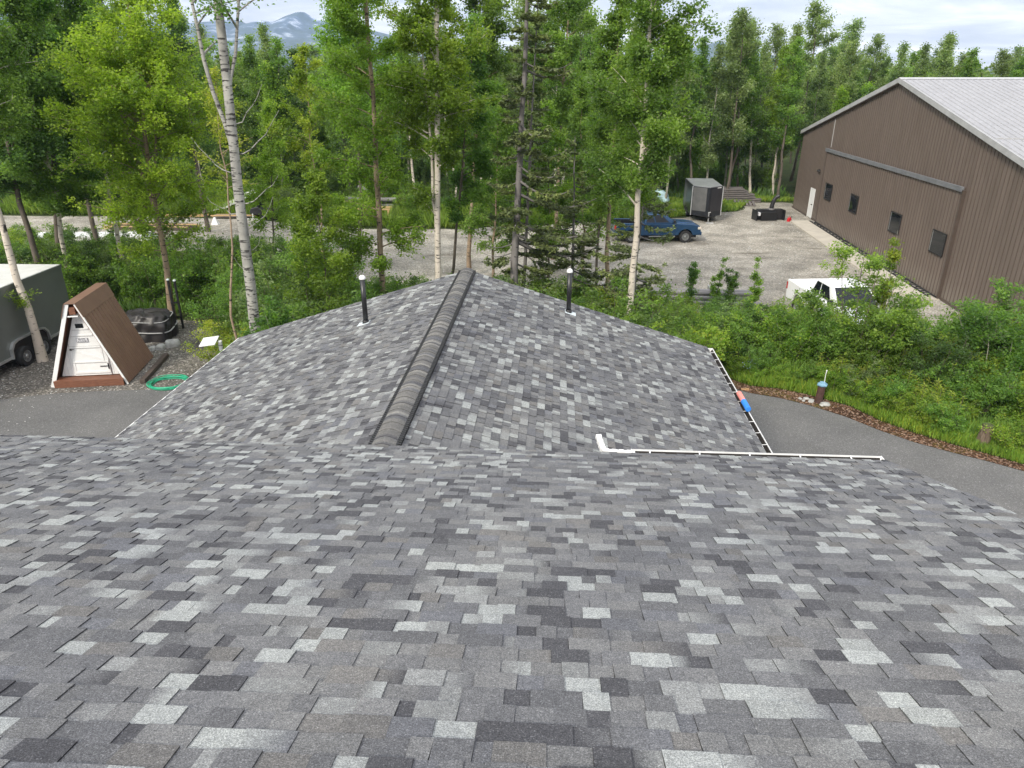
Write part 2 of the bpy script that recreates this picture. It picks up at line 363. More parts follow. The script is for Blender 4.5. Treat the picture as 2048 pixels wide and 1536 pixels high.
DRIVE_L = [(-30, 19.6), (-30, -12), (-7.2, -12), (-7.2, 21.6)] + [G(u, v) for u, v in ((300, 781), (200, 783), (120, 787), (60, 793), (0, 800))]
DRIVE_L = [(-30, 20.6), (-30, -12), (-7.0, -12), (-7.0, 21.55), G(300, 780), G(200, 783), G(120, 787), G(60, 793), G(0, 800)]
sheet('driveway', DRIVE_L, .016, M['asphalt'])
EDGE = [G(u, v) for u, v in ((1440, 770), (1500, 787), (1560, 797), (1620, 812), (1690, 834), (1760, 862), (1830, 886), (1900, 905), (1980, 925), (2060, 947))]
sheet('driveway', [(2.0, 24.2), (2.0, -12), (30, -12), (30, 11.0)] + EDGE[::-1] + [(5.5, 23.3)], .016, M['asphalt'])
MUL = [G(u, v) for u, v in ((1440, 752), (1500, 773), (1560, 779), (1620, 792), (1700, 814), (1760, 843), (1830, 868), (1900, 889), (1980, 911), (2060, 935))]
sheet('leaf_litter_verge', EDGE + [(30, 11.0), (30, 11.7)] + MUL[::-1], .024, M['mulch'])

# scattered stones on the gravel (too many to count)
def stones(name, poly, n, smin, smax, seed, mat, z):
    rg = np.random.default_rng(seed); P = np.array(poly); lo, hi = P.min(0), P.max(0)
    pts = rg.uniform(lo, hi, (n*3, 2)); pts = pts[inpoly(pts, poly)][:n]
    nb = np.array([(1, 0, 0), (.3, .9, 0), (-.8, .6, 0), (-.8, -.5, 0), (.4, -.9, 0), (.05, .02, .7)])
    fs = [(0, 1, 5), (1, 2, 5), (2, 3, 5), (3, 4, 5), (4, 0, 5)]
    m_ = len(pts); s_ = rg.uniform(smin, smax, m_)**1.0; a = rg.uniform(0, 6.28, m_)
    V = nb[None]*s_[:, None, None]*rg.uniform(.7, 1.3, (m_, 6, 3)); X = V[..., 0]*np.cos(a)[:, None]-V[..., 1]*np.sin(a)[:, None]; Y = V[..., 0]*np.sin(a)[:, None]+V[..., 1]*np.cos(a)[:, None]
    V = np.stack([X+pts[:, 0:1], Y+pts[:, 1:2], V[..., 2]+z], -1).reshape(-1, 3)
    F = (np.array(fs)[None]+6*np.arange(m_)[:, None, None]).reshape(-1, 3)
    me = bpy.data.meshes.new(name); me.from_pydata(V.tolist(), [], F.tolist()); me.update()
    return link_mesh(name, me, mat)
def inpoly(pts, poly):
    x, y = pts[:, 0], pts[:, 1]; c = np.zeros(len(pts), bool); j = len(poly)-1
    for i in range(len(poly)):
        xi, yi = poly[i]; xj, yj = poly[j]
        c ^= ((yi > y) != (yj > y)) & (x < (xj-xi)*(y-yi)/((yj-yi) or 1e-9)+xi); j = i
    return c
tag(stones('loose_stones', YARD, 5000, .015, .05, 5, M['rock'], .008), 'pale loose stones strewn over the gravel yard', 'stones', kind='stuff')
tag(stones('loose_stones', PAD, 3000, .01, .035, 6, M['rock'], .012), 'pale pebbles strewn over the gravel beside the cabin', 'stones', kind='stuff')
tag(stones('litter_chips', EDGE+MUL[::-1], 2600, .012, .035, 7, pm('pale_chips', (.26, .18, .13), (.11, .06, .04), 9, .9), .026), 'pale wood chips and dead leaves along the driveway edge', 'wood chips', kind='stuff')

# ---------------------------------------------------------------- mountains
def mountains(name, cx, peaks, depth, seed):
    # peaks: (x, z) silhouette; ridge running across at y=cx
    rg = np.random.default_rng(seed); nx, ny = 260, 40
    xs = np.linspace(peaks[0][0], peaks[-1][0], nx); px_ = [p[0] for p in peaks]; pz_ = [p[1] for p in peaks]
    sil = np.interp(xs, px_, pz_)
    def frac(xx, s):
        return sum(np.interp(xx, np.linspace(xs[0], xs[-1], k), rg.uniform(-1, 1, k))*s/k**.8 for k in (12, 30, 70, 160))
    V = []
    for j in range(ny):
        t = j/(ny-1); y = cx-depth+2*depth*t; fall = 1-abs(2*t-1)
        z = sil*fall**1.05+frac(xs, 110)*fall*(1.01-fall)*2.2+frac(xs, 7)*fall
        V += [(xs[i], y, max(-5, z[i])) for i in range(nx)]
    F = [(j*nx+i, j*nx+i+1, (j+1)*nx+i+1, (j+1)*nx+i) for j in range(ny-1) for i in range(nx-1)]
    me = bpy.data.meshes.new(name); me.from_pydata(V, [], F); me.update()
    return tag(link_mesh(name, me, M['mountain']), kind='structure')
def sil(y, pts):
    r_ = []
    for u, v in pts:
        q = PT(u, v, y); r_.append((q.x, q.z))
    return r_
mountains('mountains', 2600, sil(2600, [(-420, 60), (-200, 20), (-60, -10), (60, -4), (170, 30), (260, 25), (330, 50), (400, 42), (455, 38), (475, 36), (492, 46), (520, 37), (548, 42), (575, 28), (603, 19), (625, 33), (660, 42), (720, 52), (800, 72), (950, 95), (1100, 105), (1300, 108), (1380, 98), (1420, 86), (1440, 80), (1462, 92), (1500, 104), (1600, 118), (1800, 132), (2300, 146)]), 900, 3)

# ---------------------------------------------------------------- shingles
RNG = np.random.default_rng(11)
PAL = [((.152, .153, .157), 30), ((.176, .176, .175), 22), ((.126, .127, .132), 20), ((.078, .078, .084), 17), ((.142, .145, .156), 9), ((.160, .155, .149), 7), ((.315, .328, .318), 15), ((.235, .240, .236), 14)]
PC = np.array([c for c, _ in PAL]); PW = np.array([w_ for _, w_ in PAL], float); PW /= PW.sum()
def pick():
    return PC[RNG.choice(len(PC), p=PW)]*RNG.uniform(.90, 1.10)
def shingles(name, origin, e, s, n, width, length, mat, parent, expo=.125, gain=1.0):
    """real laminated shingles: every course a base strip with thicker tabs on it"""
    V = []; F = []; C = []
    origin, e, s, n = map(Vector, (origin, e, s, n))
    def P(a, b_, h): return origin+e*a+s*b_+n*h
    nc = int(length/expo)+1
    for k in range(nc):
        s0 = k*expo; s1 = min(length, s0+expo+.012); a = -RNG.uniform(0, .3); tooth = RNG.random() < .5; col = pick(); nxt = pick()
        over = RNG.uniform(-.001, .001)
        if s1-s0 < .02: continue
        # one soft sag line per course so that the butts are not ruler straight
        while a < width:
            wd = RNG.uniform(.08, .22) if tooth else RNG.uniform(.06, .18)
            a0, a1 = max(0, a), min(width, a+wd)
            if a1-a0 > .006:
                hb = .0130 if tooth else .0065
                hb += RNG.uniform(-.0008, .0014); so = s0+over+RNG.uniform(-.0018, .0018)
                ca = col; cb = nxt if (RNG.random() < .16) else col*RNG.uniform(.95, 1.05)
                sk = RNG.uniform(-.004, .004) if tooth else 0
                i = len(V)
                V += [P(a0, so, hb), P(a1, so, hb), P(a1+sk, s1, hb-.0085), P(a0-sk, s1, hb-.0085), P(a0, so, -.001), P(a1, so, -.001), P(a1+sk, s1, -.002), P(a0-sk, s1, -.002)]
                F += [(i, i+1, i+2, i+3), (i, i+4, i+5, i+1), (i, i+3, i+7, i+4), (i+1, i+5, i+6, i+2)]
                ea = ca*.45; eb = cb*.45     # butt and side faces coloured darker than the tab tops
                C += [ca, cb, cb, ca, ea, ea, eb, eb, ea, ea, ea, ea, eb, eb, eb, eb]
            a += wd
            if RNG.random() < .82: tooth = not tooth
            col = nxt if RNG.random() < .85 else pick(); nxt = pick()
    me = bpy.data.meshes.new(name); me.from_pydata([tuple(v) for v in V], [], F); me.update()
    ca_ = me.color_attributes.new('col', 'FLOAT_COLOR', 'CORNER'); arr = np.ones((len(C), 4), np.float32); arr[:, :3] = np.array(C)*gain*.84*np.array([.985, .995, 1.0])
    ca_.data.foreach_set('color', arr.ravel())
    return link_mesh(name, me, mat, parent)

YAW = math.atan(93/1545)
R_ = Vector((math.sin(YAW), math.cos(YAW), 0)); L_ = Vector((math.cos(YAW), -math.sin(YAW), 0)); UP = Vector((0, 0, 1))
def HB(a, b_, z): return L_*a+R_*b_+UP*z
house = empty('house'); tag(house, 'grey shingled house whose two joined roofs fill the foreground', 'house')
MH = Matrix(((L_.x, R_.x, 0, 0), (L_.y, R_.y, 0, 0), (0, 0, 1, 0), (0, 0, 0, 1)))   # (a,b,z) -> world
# near roof: falls away from the camera at 4:12
t1 = math.atan(1/3); NB = 7.52; NZ = H-(1.58+NB/3); NA0, NA1 = -12.0, 3.93; BB = -1.6
nlen = (NB-BB)/math.cos(t1)
s_up = (R_*-math.cos(t1)+UP*math.sin(t1)); n1v = (R_*math.sin(t1)+UP*math.cos(t1))
roof = MB()
zr = NZ+(NB-BB)/3
roof.add([HB(NA0+.02, NB-.02, NZ-.03), HB(NA1-.02, NB-.02, NZ-.03), HB(NA1-.02, BB, zr-.03), HB(NA0+.02, BB, zr-.03), HB(NA0+.02, NB-.02, NZ-.16), HB(NA1-.02, NB-.02, NZ-.16), HB(NA1-.02, BB, zr-.16), HB(NA0+.02, BB, zr-.16)],
         [(0, 1, 2, 3), (7, 6, 5, 4), (0, 4, 5, 1), (1, 5, 6, 2), (3, 7, 4, 0)])
roof.add([HB(NA0, BB, zr-.012), HB(NA1, BB, zr-.012), HB(NA1, BB-9, zr-3.0), HB(NA0, BB-9, zr-3.0)], [(0, 1, 2, 3)])
near_roof = roof.build('roof', M['dark'], house)
shingles('shingle_slope', HB(NA1, NB, NZ-.004), -L_, s_up, n1v, NA1-NA0, nlen, M['shingle'], near_roof)
# far roof: ridge runs away from the camera
RA = -2.03; RZ = H-4.10; BN, BF = 7.30, 16.32; AR = 3.72; AL = -7.80; t2 = math.atan(.3145)
zR = RZ-(AR-RA)*.3145; zL = RZ-(RA-AL)*.3145
fr = MB()
for (aE, zE) in ((AR, zR), (AL, zL)):
    q = [HB(RA, BN, RZ-.03), HB(RA, BF-.02, RZ-.03), HB(aE, BF-.02, zE-.03), HB(aE, BN, zE-.03)]
    q2 = [p_-UP*.14 for p_ in q]
    fr.add(q+q2, [(0, 1, 2, 3), (7, 6, 5, 4), (1, 5, 6, 2), (2, 6, 7, 3), (0, 3, 7, 4), (0, 4, 5, 1)])
far_roof = fr.build('roof', M['dark'], house)
ct, st = math.cos(t2), math.sin(t2); lr = (AR-RA)/ct; ll = (RA-AL)/ct
shingles('shingle_slope', HB(AR, BF, zR-.004), -R_, L_*-ct+UP*st, L_*st+UP*ct, BF-BN, lr, M['shingle'], far_roof, gain=.92)
shingles('shingle_slope', HB(AL, BN, zL-.004), R_, L_*ct+UP*st, L_*-st+UP*ct, BF-BN, ll, M['shingle'], far_roof, gain=.96)
# ridge vent with rolled caps
vent = MB()
for sg in (-1, 1):
    y0 = BN-.1; 
    for k in range(int((BF-BN)/.055)):
        b0 = BN+k*.055
        p0 = Vector((RA+sg*.150, b0, 0)); 
        aa0, aa1 = RA+sg*.140, RA+sg*.200
        z0, z1 = RZ-.140*.3145, RZ-.200*.3145
        vent.hexa([HB(*q_) for q_ in ((min(aa0, aa1), b0, z0-.02), (max(aa0, aa1), b0, z1-.02), (max(aa0, aa1), b0+.033, z1-.02), (min(aa0, aa1), b0+.033, z0-.02),
                 (min(aa0, aa1), b0, z0+.040), (max(aa0, aa1), b0, z0+.032), (max(aa0, aa1), b0+.033, z0+.032), (min(aa0, aa1), b0+.033, z0+.040))])
    a0, a1 = RA+sg*.02, RA+sg*.185
    zz0, zz1 = RZ, RZ-.185*.3145
    x0, x1 = min(a0, a1), max(a0, a1); zx0, zx1 = (zz0, zz1) if sg > 0 else (zz1, zz0)
    vent.hexa([HB(*q_) for q_ in ((x0, BN, zx0-.01), (x1, BN, zx1-.01), (x1, BF-.05, zx1-.01), (x0, BF-.05, zx0-.01), (x0, BN, zx0+.036), (x1, BN, zx1+.036), (x1, BF-.05, zx1+.036), (x0, BF-.05, zx0+.036))])
rv = vent.build('ridge_vent', M['black'], far_roof)
def ridge_caps():
    V = []; F = []; C = []; prof = []
    for i in range(13):
        a = -0.148+.296*i/12; prof.append((a, .046-.054*(abs(a)/.148)**1.7))
    n = int((BF-BN)/.2)+1
    band = []
    for k in range(n):
        b0 = BF-.005-(k+1)*.2; b1 = BF-.005-k*.2+.06*(k > 0)
        b0 = max(b0, BN)
        sub = 4; cols = [np.array([(.108, .106, .101), (.138, .135, .126), (.075, .075, .079), (.19, .186, .172), (.090, .092, .099), (.12, .117, .111)][RNG.choice(6, p=[.27, .2, .18, .10, .10, .15])])*RNG.uniform(.9, 1.1) for _ in range(sub+1)]
        for j in range(sub):
            t0, t1_ = j/sub, (j+1)/sub; ba, bb = b0+(b1-b0)*t0, b0+(b1-b0)*t1_
            ha, hb_ = .008*(1-t0), .008*(1-t1_)
            i0 = len(V)
            for (bq, hq) in ((ba, ha), (bb, hb_)):
                for (a, z) in prof: V.append(tuple(HB(RA+a, bq, RZ+z+hq)))
            m_ = len(prof)
            for q in range(m_-1):
                F.append((i0+q, i0+q+1, i0+m_+q+1, i0+m_+q)); C += [cols[j], cols[j], cols[j+1]*.5+cols[j]*.5, cols[j+1]*.5+cols[j]*.5]
            if j == 0:
                for (a, z) in prof: V.append(tuple(HB(RA+a, ba, RZ+z-.004)))
                for q in range(m_-1):
                    F.append((i0+2*m_+q, i0+2*m_+q+1, i0+q+1, i0+q)); C += [cols[0]*.55]*4
    me = bpy.data.meshes.new('ridge_cap'); me.from_pydata(V, [], F); me.update()
    ca_ = me.color_attributes.new('col', 'FLOAT_COLOR', 'CORNER'); arr = np.ones((len(C), 4), np.float32); arr[:, :3] = np.array(C); ca_.data.foreach_set('color', arr.ravel())
    o = link_mesh('ridge_cap', me, M['cap'], far_roof); return o
ridge_caps()
# drip edges (white metal)
de = MB()
def strip(p, q, w_, h_):   # box-like strip from p to q, w_ sideways vector, h_ down
    de.add([p, q, q+w_, p+w_, p-UP*h_, q-UP*h_, q+w_-UP*h_, p+w_-UP*h_], [(0, 1, 2, 3), (7, 6, 5, 4), (0, 4, 5, 1), (1, 5, 6, 2), (2, 6, 7, 3), (3, 7, 4, 0)])
strip(HB(AL-.006, BN-.2, zL-.004), HB(AL-.006, BF+.01, zL-.004), L_*-.022, .09)
de.build('drip_edge', M['white'], far_roof)
de = MB()
strip(HB(NA0, NB+.004, NZ-.022), HB(.7, NB+.004, NZ-.022), R_*.012, .09)
de.build('drip_edge', M['shingle'], near_roof)
# fascia / walls below
wl = MB()
wl.box(-7.35, 3.35, 7.6, 15.9, 0, H-6.02, MH)
wl.prism([(-7.35, H-6.02), (3.35, H-6.02), (RA, RZ-.28)], 15.4, 15.895, MH)
wl.box(-11.6, 3.5, -10, 7.15, 0, NZ-.02, MH)
wl.build('wall', M['siding'], house)
# gutters: lip, floor, back; hidden-hanger straps as sub-parts
def gutter(p, q, outv, n_h, name='gutter'):
    d = (q-p); prof = [(0, 0), (0, -.10), (.075, -.10), (.118, -.035), (.118, -.003), (.106, .000), (.106, -.014), (.072, -.086), (.006, -.088), (.006, 0)]
    g = MB(); v = []
    for base in (p, q):
        for x, z in prof: v.append(base+outv*x+UP*z)
    m_ = len(prof); g.add(v, [(i, (i+1) % m_, (i+1) % m_+m_, i+m_) for i in range(m_)]+[tuple(range(m_)), tuple(range(2*m_-1, m_-1, -1))])
    o = g.build(name, M['white'], house)
    fl = MB(); dn = d.normalized()*.02
    fl.add([p+dn+outv*.008+UP*-.082, q-dn+outv*.008+UP*-.082, q-dn+outv*.071+UP*-.080, p+dn+outv*.071+UP*-.080, p+dn+outv*.103+UP*-.018, q-dn+outv*.103+UP*-.018, p+dn+outv*.0075+UP*-.012, q-dn+outv*.0075+UP*-.012], [(0, 1, 2, 3), (3, 2, 5, 4), (0, 6, 7, 1)])
    fl.build('trough_lining', M['dark'], o)  # near-black sheet lining the inside of the trough
    for base in (p, q):
        ec = MB(); e1 = d.normalized()*(.006 if base is p else -.006)
        ec.add([base+outv*x+UP*z for x, z in ((0, 0), (0, -.102), (.077, -.102), (.120, -.035), (.120, 0))]+[base+e1+outv*x+UP*z for x, z in ((0, 0), (0, -.102), (.077, -.102), (.120, -.035), (.120, 0))],
               [(0, 1, 2, 3, 4), (9, 8, 7, 6, 5)]+[(i, i+5, (i+1) % 5+5, (i+1) % 5) for i in range(5)])
        ec.build('end_cap', M['white'], o)
    u = d.normalized()
    for k in range(n_h):
        c = p+d*((k+.35)/n_h)
        h_ = MB(); h_.add([c-UP*.006+outv*.004, c+u*.012-UP*.006+outv*.004, c+u*.020+outv*.104-UP*.002, c+u*.010+outv*.104-UP*.002, c-UP*.012+outv*.004, c+u*.018-UP*.012+outv*.004, c+u*.028+outv*.104-UP*.008, c+u*.010+outv*.104-UP*.008],
                          [(0, 1, 2, 3), (7, 6, 5, 4), (0, 4, 5, 1), (1, 5, 6, 2), (2, 6, 7, 3), (3, 7, 4, 0)])
        h_.build('hanger', M['white'], o)
    return o
gutter(HB(AR+.012, BN+.2, zR-.012), HB(AR+.012, BF-.05, zR-.012), L_, 19)
gutter(HB(.98, NB+.016, NZ-.012), HB(NA1+.0, NB+.016, NZ-.012), R_, 5)
# white elbow of the downspout lying on the far roof
el = MB()
pts = []
for k in range(17):
    t = k/16; t2e = max(0, (t-.45)/.55)
    a = 1.02-.36*min(t, .5)/.5*1.0-.07*t2e; b_ = NB+.075+.02*t+.19*t2e**1.4; z_ = NZ-.045+.02*t+.10*t2e**1.5
    pts.append((a, b_, z_))
for k in range(len(pts)-1):
    p_, q_ = Vector(pts[k]), Vector(pts[k+1]); d_ = (q_-p_).normalized(); sd = d_.cross(UP).normalized(); wv = .030+(.003 if k % 2 else -.003)
    up_ = sd.cross(d_)
    v = [];
    for c_ in (p_-d_*.004, q_+d_*.004):
        v += [c_-sd*wv-up_*.03, c_+sd*wv-up_*.03, c_+sd*wv+up_*(.028+(.004 if k % 2 else 0)), c_-sd*wv+up_*(.028+(.004 if k % 2 else 0))]
    el.add(v, [(3, 2, 1, 0), (4, 5, 6, 7), (0, 1, 5, 4), (1, 2, 6, 5), (2, 3, 7, 6), (3, 0, 4, 7)], MH)
elbow = el.build('downspout_elbow', M['white'], house, bevel=.004)
# plumbing vent pipes
def vent_pipe(u, v, vt, left):
    if left: d0 = HB(AL, 0, zL); nn = L_*-st+UP*ct
    else: d0 = HB(AR, 0, zR); nn = L_*st+UP*ct
    x, y, q = ray(u, v); rd = Vector((x, y, q)); o_ = Vector((0, 0, H)); t = (d0-o_).dot(nn)/rd.dot(nn); b_ = o_+rd*t
    zc = b_.y; top = PT(u, vt, b_.y).z; hh = top-b_.z
    root = MB().tube([b_-UP*.05, b_+UP*(hh-.05)], .052, 20).build('vent_pipe', M['pipe'], far_roof, smooth=False)
    for p_ in root.data.polygons: p_.use_smooth = len(p_.vertices) == 4
    c_ = MB().lathe([(.064, -.02), (.067, 0), (.064, .026), (.050, .050), (.028, .065), (.008, .07)], 20, Matrix.Translation(b_+UP*(hh-.06))).build('cap', M['white'], root, smooth=True)
    col = MB().lathe([(.075, -.03), (.072, .04), (.060, .07)], 20, Matrix.Translation(b_)).build('collar', M['black'], root)
    e_ = L_ if left else -L_; e1 = (e_*ct+UP*st) if True else 0
    f_ = MB(); cc = b_+nn*.014
    f_.add([cc-e1*.17-R_*.13, cc+e1*.09-R_*.13, cc+e1*.09+R_*.10, cc-e1*.17+R_*.10, cc-e1*.17-R_*.13-nn*.004, cc+e1*.09-R_*.13-nn*.004, cc+e1*.09+R_*.10-nn*.004, cc-e1*.17+R_*.10-nn*.004],
           [(0, 1, 2, 3), (7, 6, 5, 4), (0, 4, 5, 1), (1, 5, 6, 2), (2, 6, 7, 3), (3, 7, 4, 0)])
    f_.build('flashing', M['flash'], root)
    return root
tag(vent_pipe(732, 646, 551, True), 'left black vent pipe with white domed cap')
tag(vent_pipe(1137, 625, 538, False), 'right black vent pipe with white domed cap')
# foam tube lying on the gutter lip
p0 = HB(AR+.115, 0, 0)
def gut(u, v):
    x, y, q = ray(u, v); n_ = L_; t = ((AR+.10))/Vector((x, y, q)).dot(L_); return Vector((x*t, y*t, H+q*t))
ga, gb, gc = gut(1478, 785), gut(1487, 801), gut(1497, 817)
fz = zR+.045
ga.z = gb.z = gc.z = fz
ft = empty('foam_tube', ga); tag(ft, 'coral and blue foam tube lying along the garage gutter', 'foam tube')
MF = Matrix.Translation(-ga)
MB().tube([ga, gb], .052, 16, M=MF).build('coral_half', M['coral'], ft, bevel=.012)
MB().tube([gb+(gc-gb)*.02, gc], .056, 16, M=MF).build('blue_half', M['foamblue'], ft, bevel=.012)

# ---------------------------------------------------------------- steel hangar
WD = Vector((-.09864, -.99512, 0)); WN = Vector((.99512, -.09864, 0)); W0 = Vector((22.5, 57.92, 0))
MW = Matrix(((WD.x, WN.x, 0, W0.x), (WD.y, WN.y, 0, W0.y), (0, 0, 1, 0), (0, 0, 0, 1)))     # (s along wall towards camera, t into the building, z)
hangar = empty('hangar', W0); tag(hangar, 'large brown steel hangar with pale grey roof beside the gravel yard', 'hangar')
hangar.matrix_world = MW
SE = 33.6; SA = 16.8; ZE = 5.68; ZA = 9.33; LEN = 42
wa = MB()
wa.prism([(0, 0), (SE, 0), (SE, ZE), (SA, ZA), (0, ZE)], 0.0, LEN)
wa_o = wa.build('wall', M['brown'], hangar)
rb = MB(); k = 0; s_ = .15
def topz(s): return ZE+(ZA-ZE)*(1-abs(s-SA)/SA)
while s_ < SE:
    rb.box(s_-.018, s_+.018, -.022, -.001, .12, topz(s_)-.12); s_ += .305
rb.build('wall_rib', M['brownrib'], wa_o)
# sliding door leaf standing proud of the wall
dl = MB(); dl.box(6.75, 26.0, -.13, -.03, .10, 4.92); door = dl.build('sliding_door', M['brown'], hangar)
dr = MB(); s_ = 6.9
while s_ < 25.95:
    dr.box(s_-.018, s_+.018, -.152, -.131, .12, 4.90); s_ += .305
dr.build('door_rib', M['brownrib'], door)
MB().box(6.60, 26.15, -.23, -.135, 4.96, 5.10).box(6.60, 26.15, -.23, -.21, 4.88, 4.96).build('door_track', M['trackgrey'], hangar, bevel=.02)
MB().box(6.62, 6.74, -.155, -.002, .05, 4.93).build('door_jamb', M['browndark'], hangar); MB().box(26.01, 26.12, -.155, -.002, .05, 4.93).build('door_jamb', M['browndark'], hangar)
MB().box(6.97, 7.01, -.035, -.001, 5.16, topz(6.9)-.15).build('seam_trim', M['trimgrey'], hangar)
# windows in the door leaf
for i, sc_ in enumerate((8.45, 13.5, 19.95, 25.0)):
    fw = MB(); a0, a1, z0, z1 = sc_-.70, sc_+.70, 1.88, 2.94
    for q in ((a0, a1, z0, z0+.07), (a0, a1, z1-.07, z1), (a0, a0+.07, z0+.07, z1-.07), (a1-.07, a1, z0+.07, z1-.07)):
        fw.box(q[0], q[1], -.20, -.155, q[2], q[3])
    wo = fw.build('window', M['iron'], hangar, bevel=.008)
    MB().box(a0+.07, a1-.07, -.185, -.16, z0+.07, z1-.07).build('pane', M['glass'], wo)
    MB().box(a0+.071, a0+.10, -.198, -.186, z0+.07, z1-.07).build('sash', M['alu'], wo)
# man door
do = MB().box(4.22, 5.16, -.05, -.025, .06, 2.05).build('door', M['whitewood'], hangar, bevel=.01)
MB().box(4.14, 4.22, -.06, -.024, .03, 2.13).box(5.16, 5.24, -.06, -.024, .03, 2.13).box(4.22, 5.16, -.06, -.024, 2.05, 2.13).build('frame', M['white'], do)
MB().box(5.00, 5.06, -.11, -.05, 1.0, 1.06).box(4.93, 5.06, -.125, -.11, 1.0, 1.04).build('handle', M['black'], do)
# lamp
lm = MB().box(5.42, 5.58, -.14, -.03, 3.42, 3.56).build('wall_lamp', M['black'], hangar, bevel=.02)
for sg in (-1, 1):
    MB().lathe([(.03, 0), (.075, -.10), (.075, -.12)], 12, TR(5.5+sg*.14, -.17, 3.50, rx=.7, ry=-.5*sg)).build('lamp_head', M['black'], lm)
# base trim, fascia, roof sheets
for a_ in ((26.13, SE+.02), (-.02, 4.13), (5.25, 6.60)): MB().box(a_[0], a_[1], -.06, -.001, 0, .13).build('base_trim', M['browndark'], hangar)
rf = MB(); ov = .18
for sg in (0, 1):
    s_e = -ov if sg == 0 else SE+ov; z_e = ZE-(ZA-ZE)/SA*ov
    q = [(SA, -ov, ZA+.16), (s_e, -ov, z_e+.16), (s_e, LEN+ov, z_e+.16), (SA, LEN+ov, ZA+.16)]
    if sg: q = q[::-1]
    q2 = [(a, b_, c_-.12) for a, b_, c_ in q]
    rf.add(q+q2, [(0, 1, 2, 3), (7, 6, 5, 4), (0, 4, 5, 1), (1, 5, 6, 2), (2, 6, 7, 3)])
hroof = rf.build('roof', M['galv'], hangar)
rr = MB(); t_ = 0.0
while t_ < LEN:
    for sg in (-1, 1):
        a0, a1 = SA+sg*.25, SA+sg*(SA+ov-.01); zz0, zz1 = ZA+.16-.25*(ZA-ZE)/SA, ZE-(ZA-ZE)/SA*ov+.16
        q = [(a0, t_-.03, zz0-.004), (a1, t_-.03, zz1-.004), (a1, t_+.03, zz1-.004), (a0, t_+.03, zz0-.004), (a0, t_-.015, zz0+.028), (a1, t_-.015, zz1+.028), (a1, t_+.015, zz1+.028), (a0, t_+.015, zz0+.028)]
        rr.add(q, [(4, 5, 6, 7), (0, 1, 5, 4), (2, 3, 7, 6), (1, 2, 6, 5)] if sg > 0 else [(7, 6, 5, 4), (4, 5, 1, 0), (6, 7, 3, 2), (5, 6, 2, 1)])
    t_ += .305
rr.build('roof_rib', M['galv'], hroof)
MB().add([(SA-.28, -ov-.02, ZA+.12), (SA, -ov-.02, ZA+.20), (SA+.28, -ov-.02, ZA+.12), (SA+.28, LEN+ov, ZA+.12), (SA, LEN+ov, ZA+.20), (SA-.28, LEN+ov, ZA+.12)], [(0, 1, 4, 5), (1, 2, 3, 4)]).build('ridge_cap', M['trimgrey'], hroof)
# sheet lap across the roof and gable fascia
lp = MB(); ssl = 27.4; zl_ = topz(ssl)+.16
lp.box(ssl-.02, ssl+.02, 0, LEN, zl_+.002, zl_+.034); lp.build('sheet_lap', M['trimgrey'], hroof)
fa = MB()
for sg in (-1, 1):
    s_e = SA+sg*(SA+ov); z_e = ZE-(ZA-ZE)/SA*ov
    q = [(SA, -ov-.03, ZA-.06), (s_e, -ov-.03, z_e-.06), (s_e, -ov-.004, z_e-.06), (SA, -ov-.004, ZA-.06), (SA, -ov-.03, ZA+.19), (s_e, -ov-.03, z_e+.19), (s_e, -ov-.004, z_e+.19), (SA, -ov-.004, ZA+.19)]
    if sg < 0: fa.hexa([q[1], q[0], q[3], q[2], q[5], q[4], q[7], q[6]])
    else: fa.hexa(q)
fa.build('gable_fascia', M['trimgrey'], hroof)
sf = MB()
for sg in (-1, 1):
    s_e = SA+sg*(SA+.02); z_e = ZE
    q = [(SA, -ov-.002, ZA-.10), (s_e, -ov-.002, z_e-.10), (s_e, -.002, z_e-.10), (SA, -.002, ZA-.10), (SA, -ov-.002, ZA-.02), (s_e, -ov-.002, z_e-.02), (s_e, -.002, z_e-.02), (SA, -.002, ZA-.02)]
    if sg < 0: sf.hexa([q[1], q[0], q[3], q[2], q[5], q[4], q[7], q[6]])
    else: sf.hexa(q)
sf.build('soffit', M['browndark'], hroof)
MB().tube([(-.14, .1, .15), (-.14, .1, 5.5)], .05, 10).build('downspout', M['white'], hangar)
# concrete apron and the open steel truss at the foot of the door
ap = MB(); ap.slab([(6.2, -.55), (6.6, -1.85), (25.3, -1.80), (26.2, -1.0), (26.2, -.55)], 0.0, .10)
apo = ap.build('concrete_apron', M['concrete']); apo.matrix_world = MW; tag(apo, kind='structure')
MB().slab([(6.2, -.545), (26.2, -.545), (26.2, -.01), (6.2, -.01)], 0, .035).build('door_sill', M['concrete'], hangar)
tr = MB()
tr.tube([(6.7, -.52, .12), (26.0, -.52, .12)], .035, 6).tube([(6.7, -.17, .10), (26.0, -.17, .10)], .03, 6)
s_ = 6.8; f = 0
while s_ < 25.6:
    a, b_ = ((s_, -.52, .12), (s_+.32, -.17, .10)) if f % 2 == 0 else ((s_, -.17, .10), (s_+.32, -.52, .12))
    tr.tube([a, b_], .026, 6); s_ += .34; f += 1
tr.build('door_foot_truss', M['iron'], hangar)
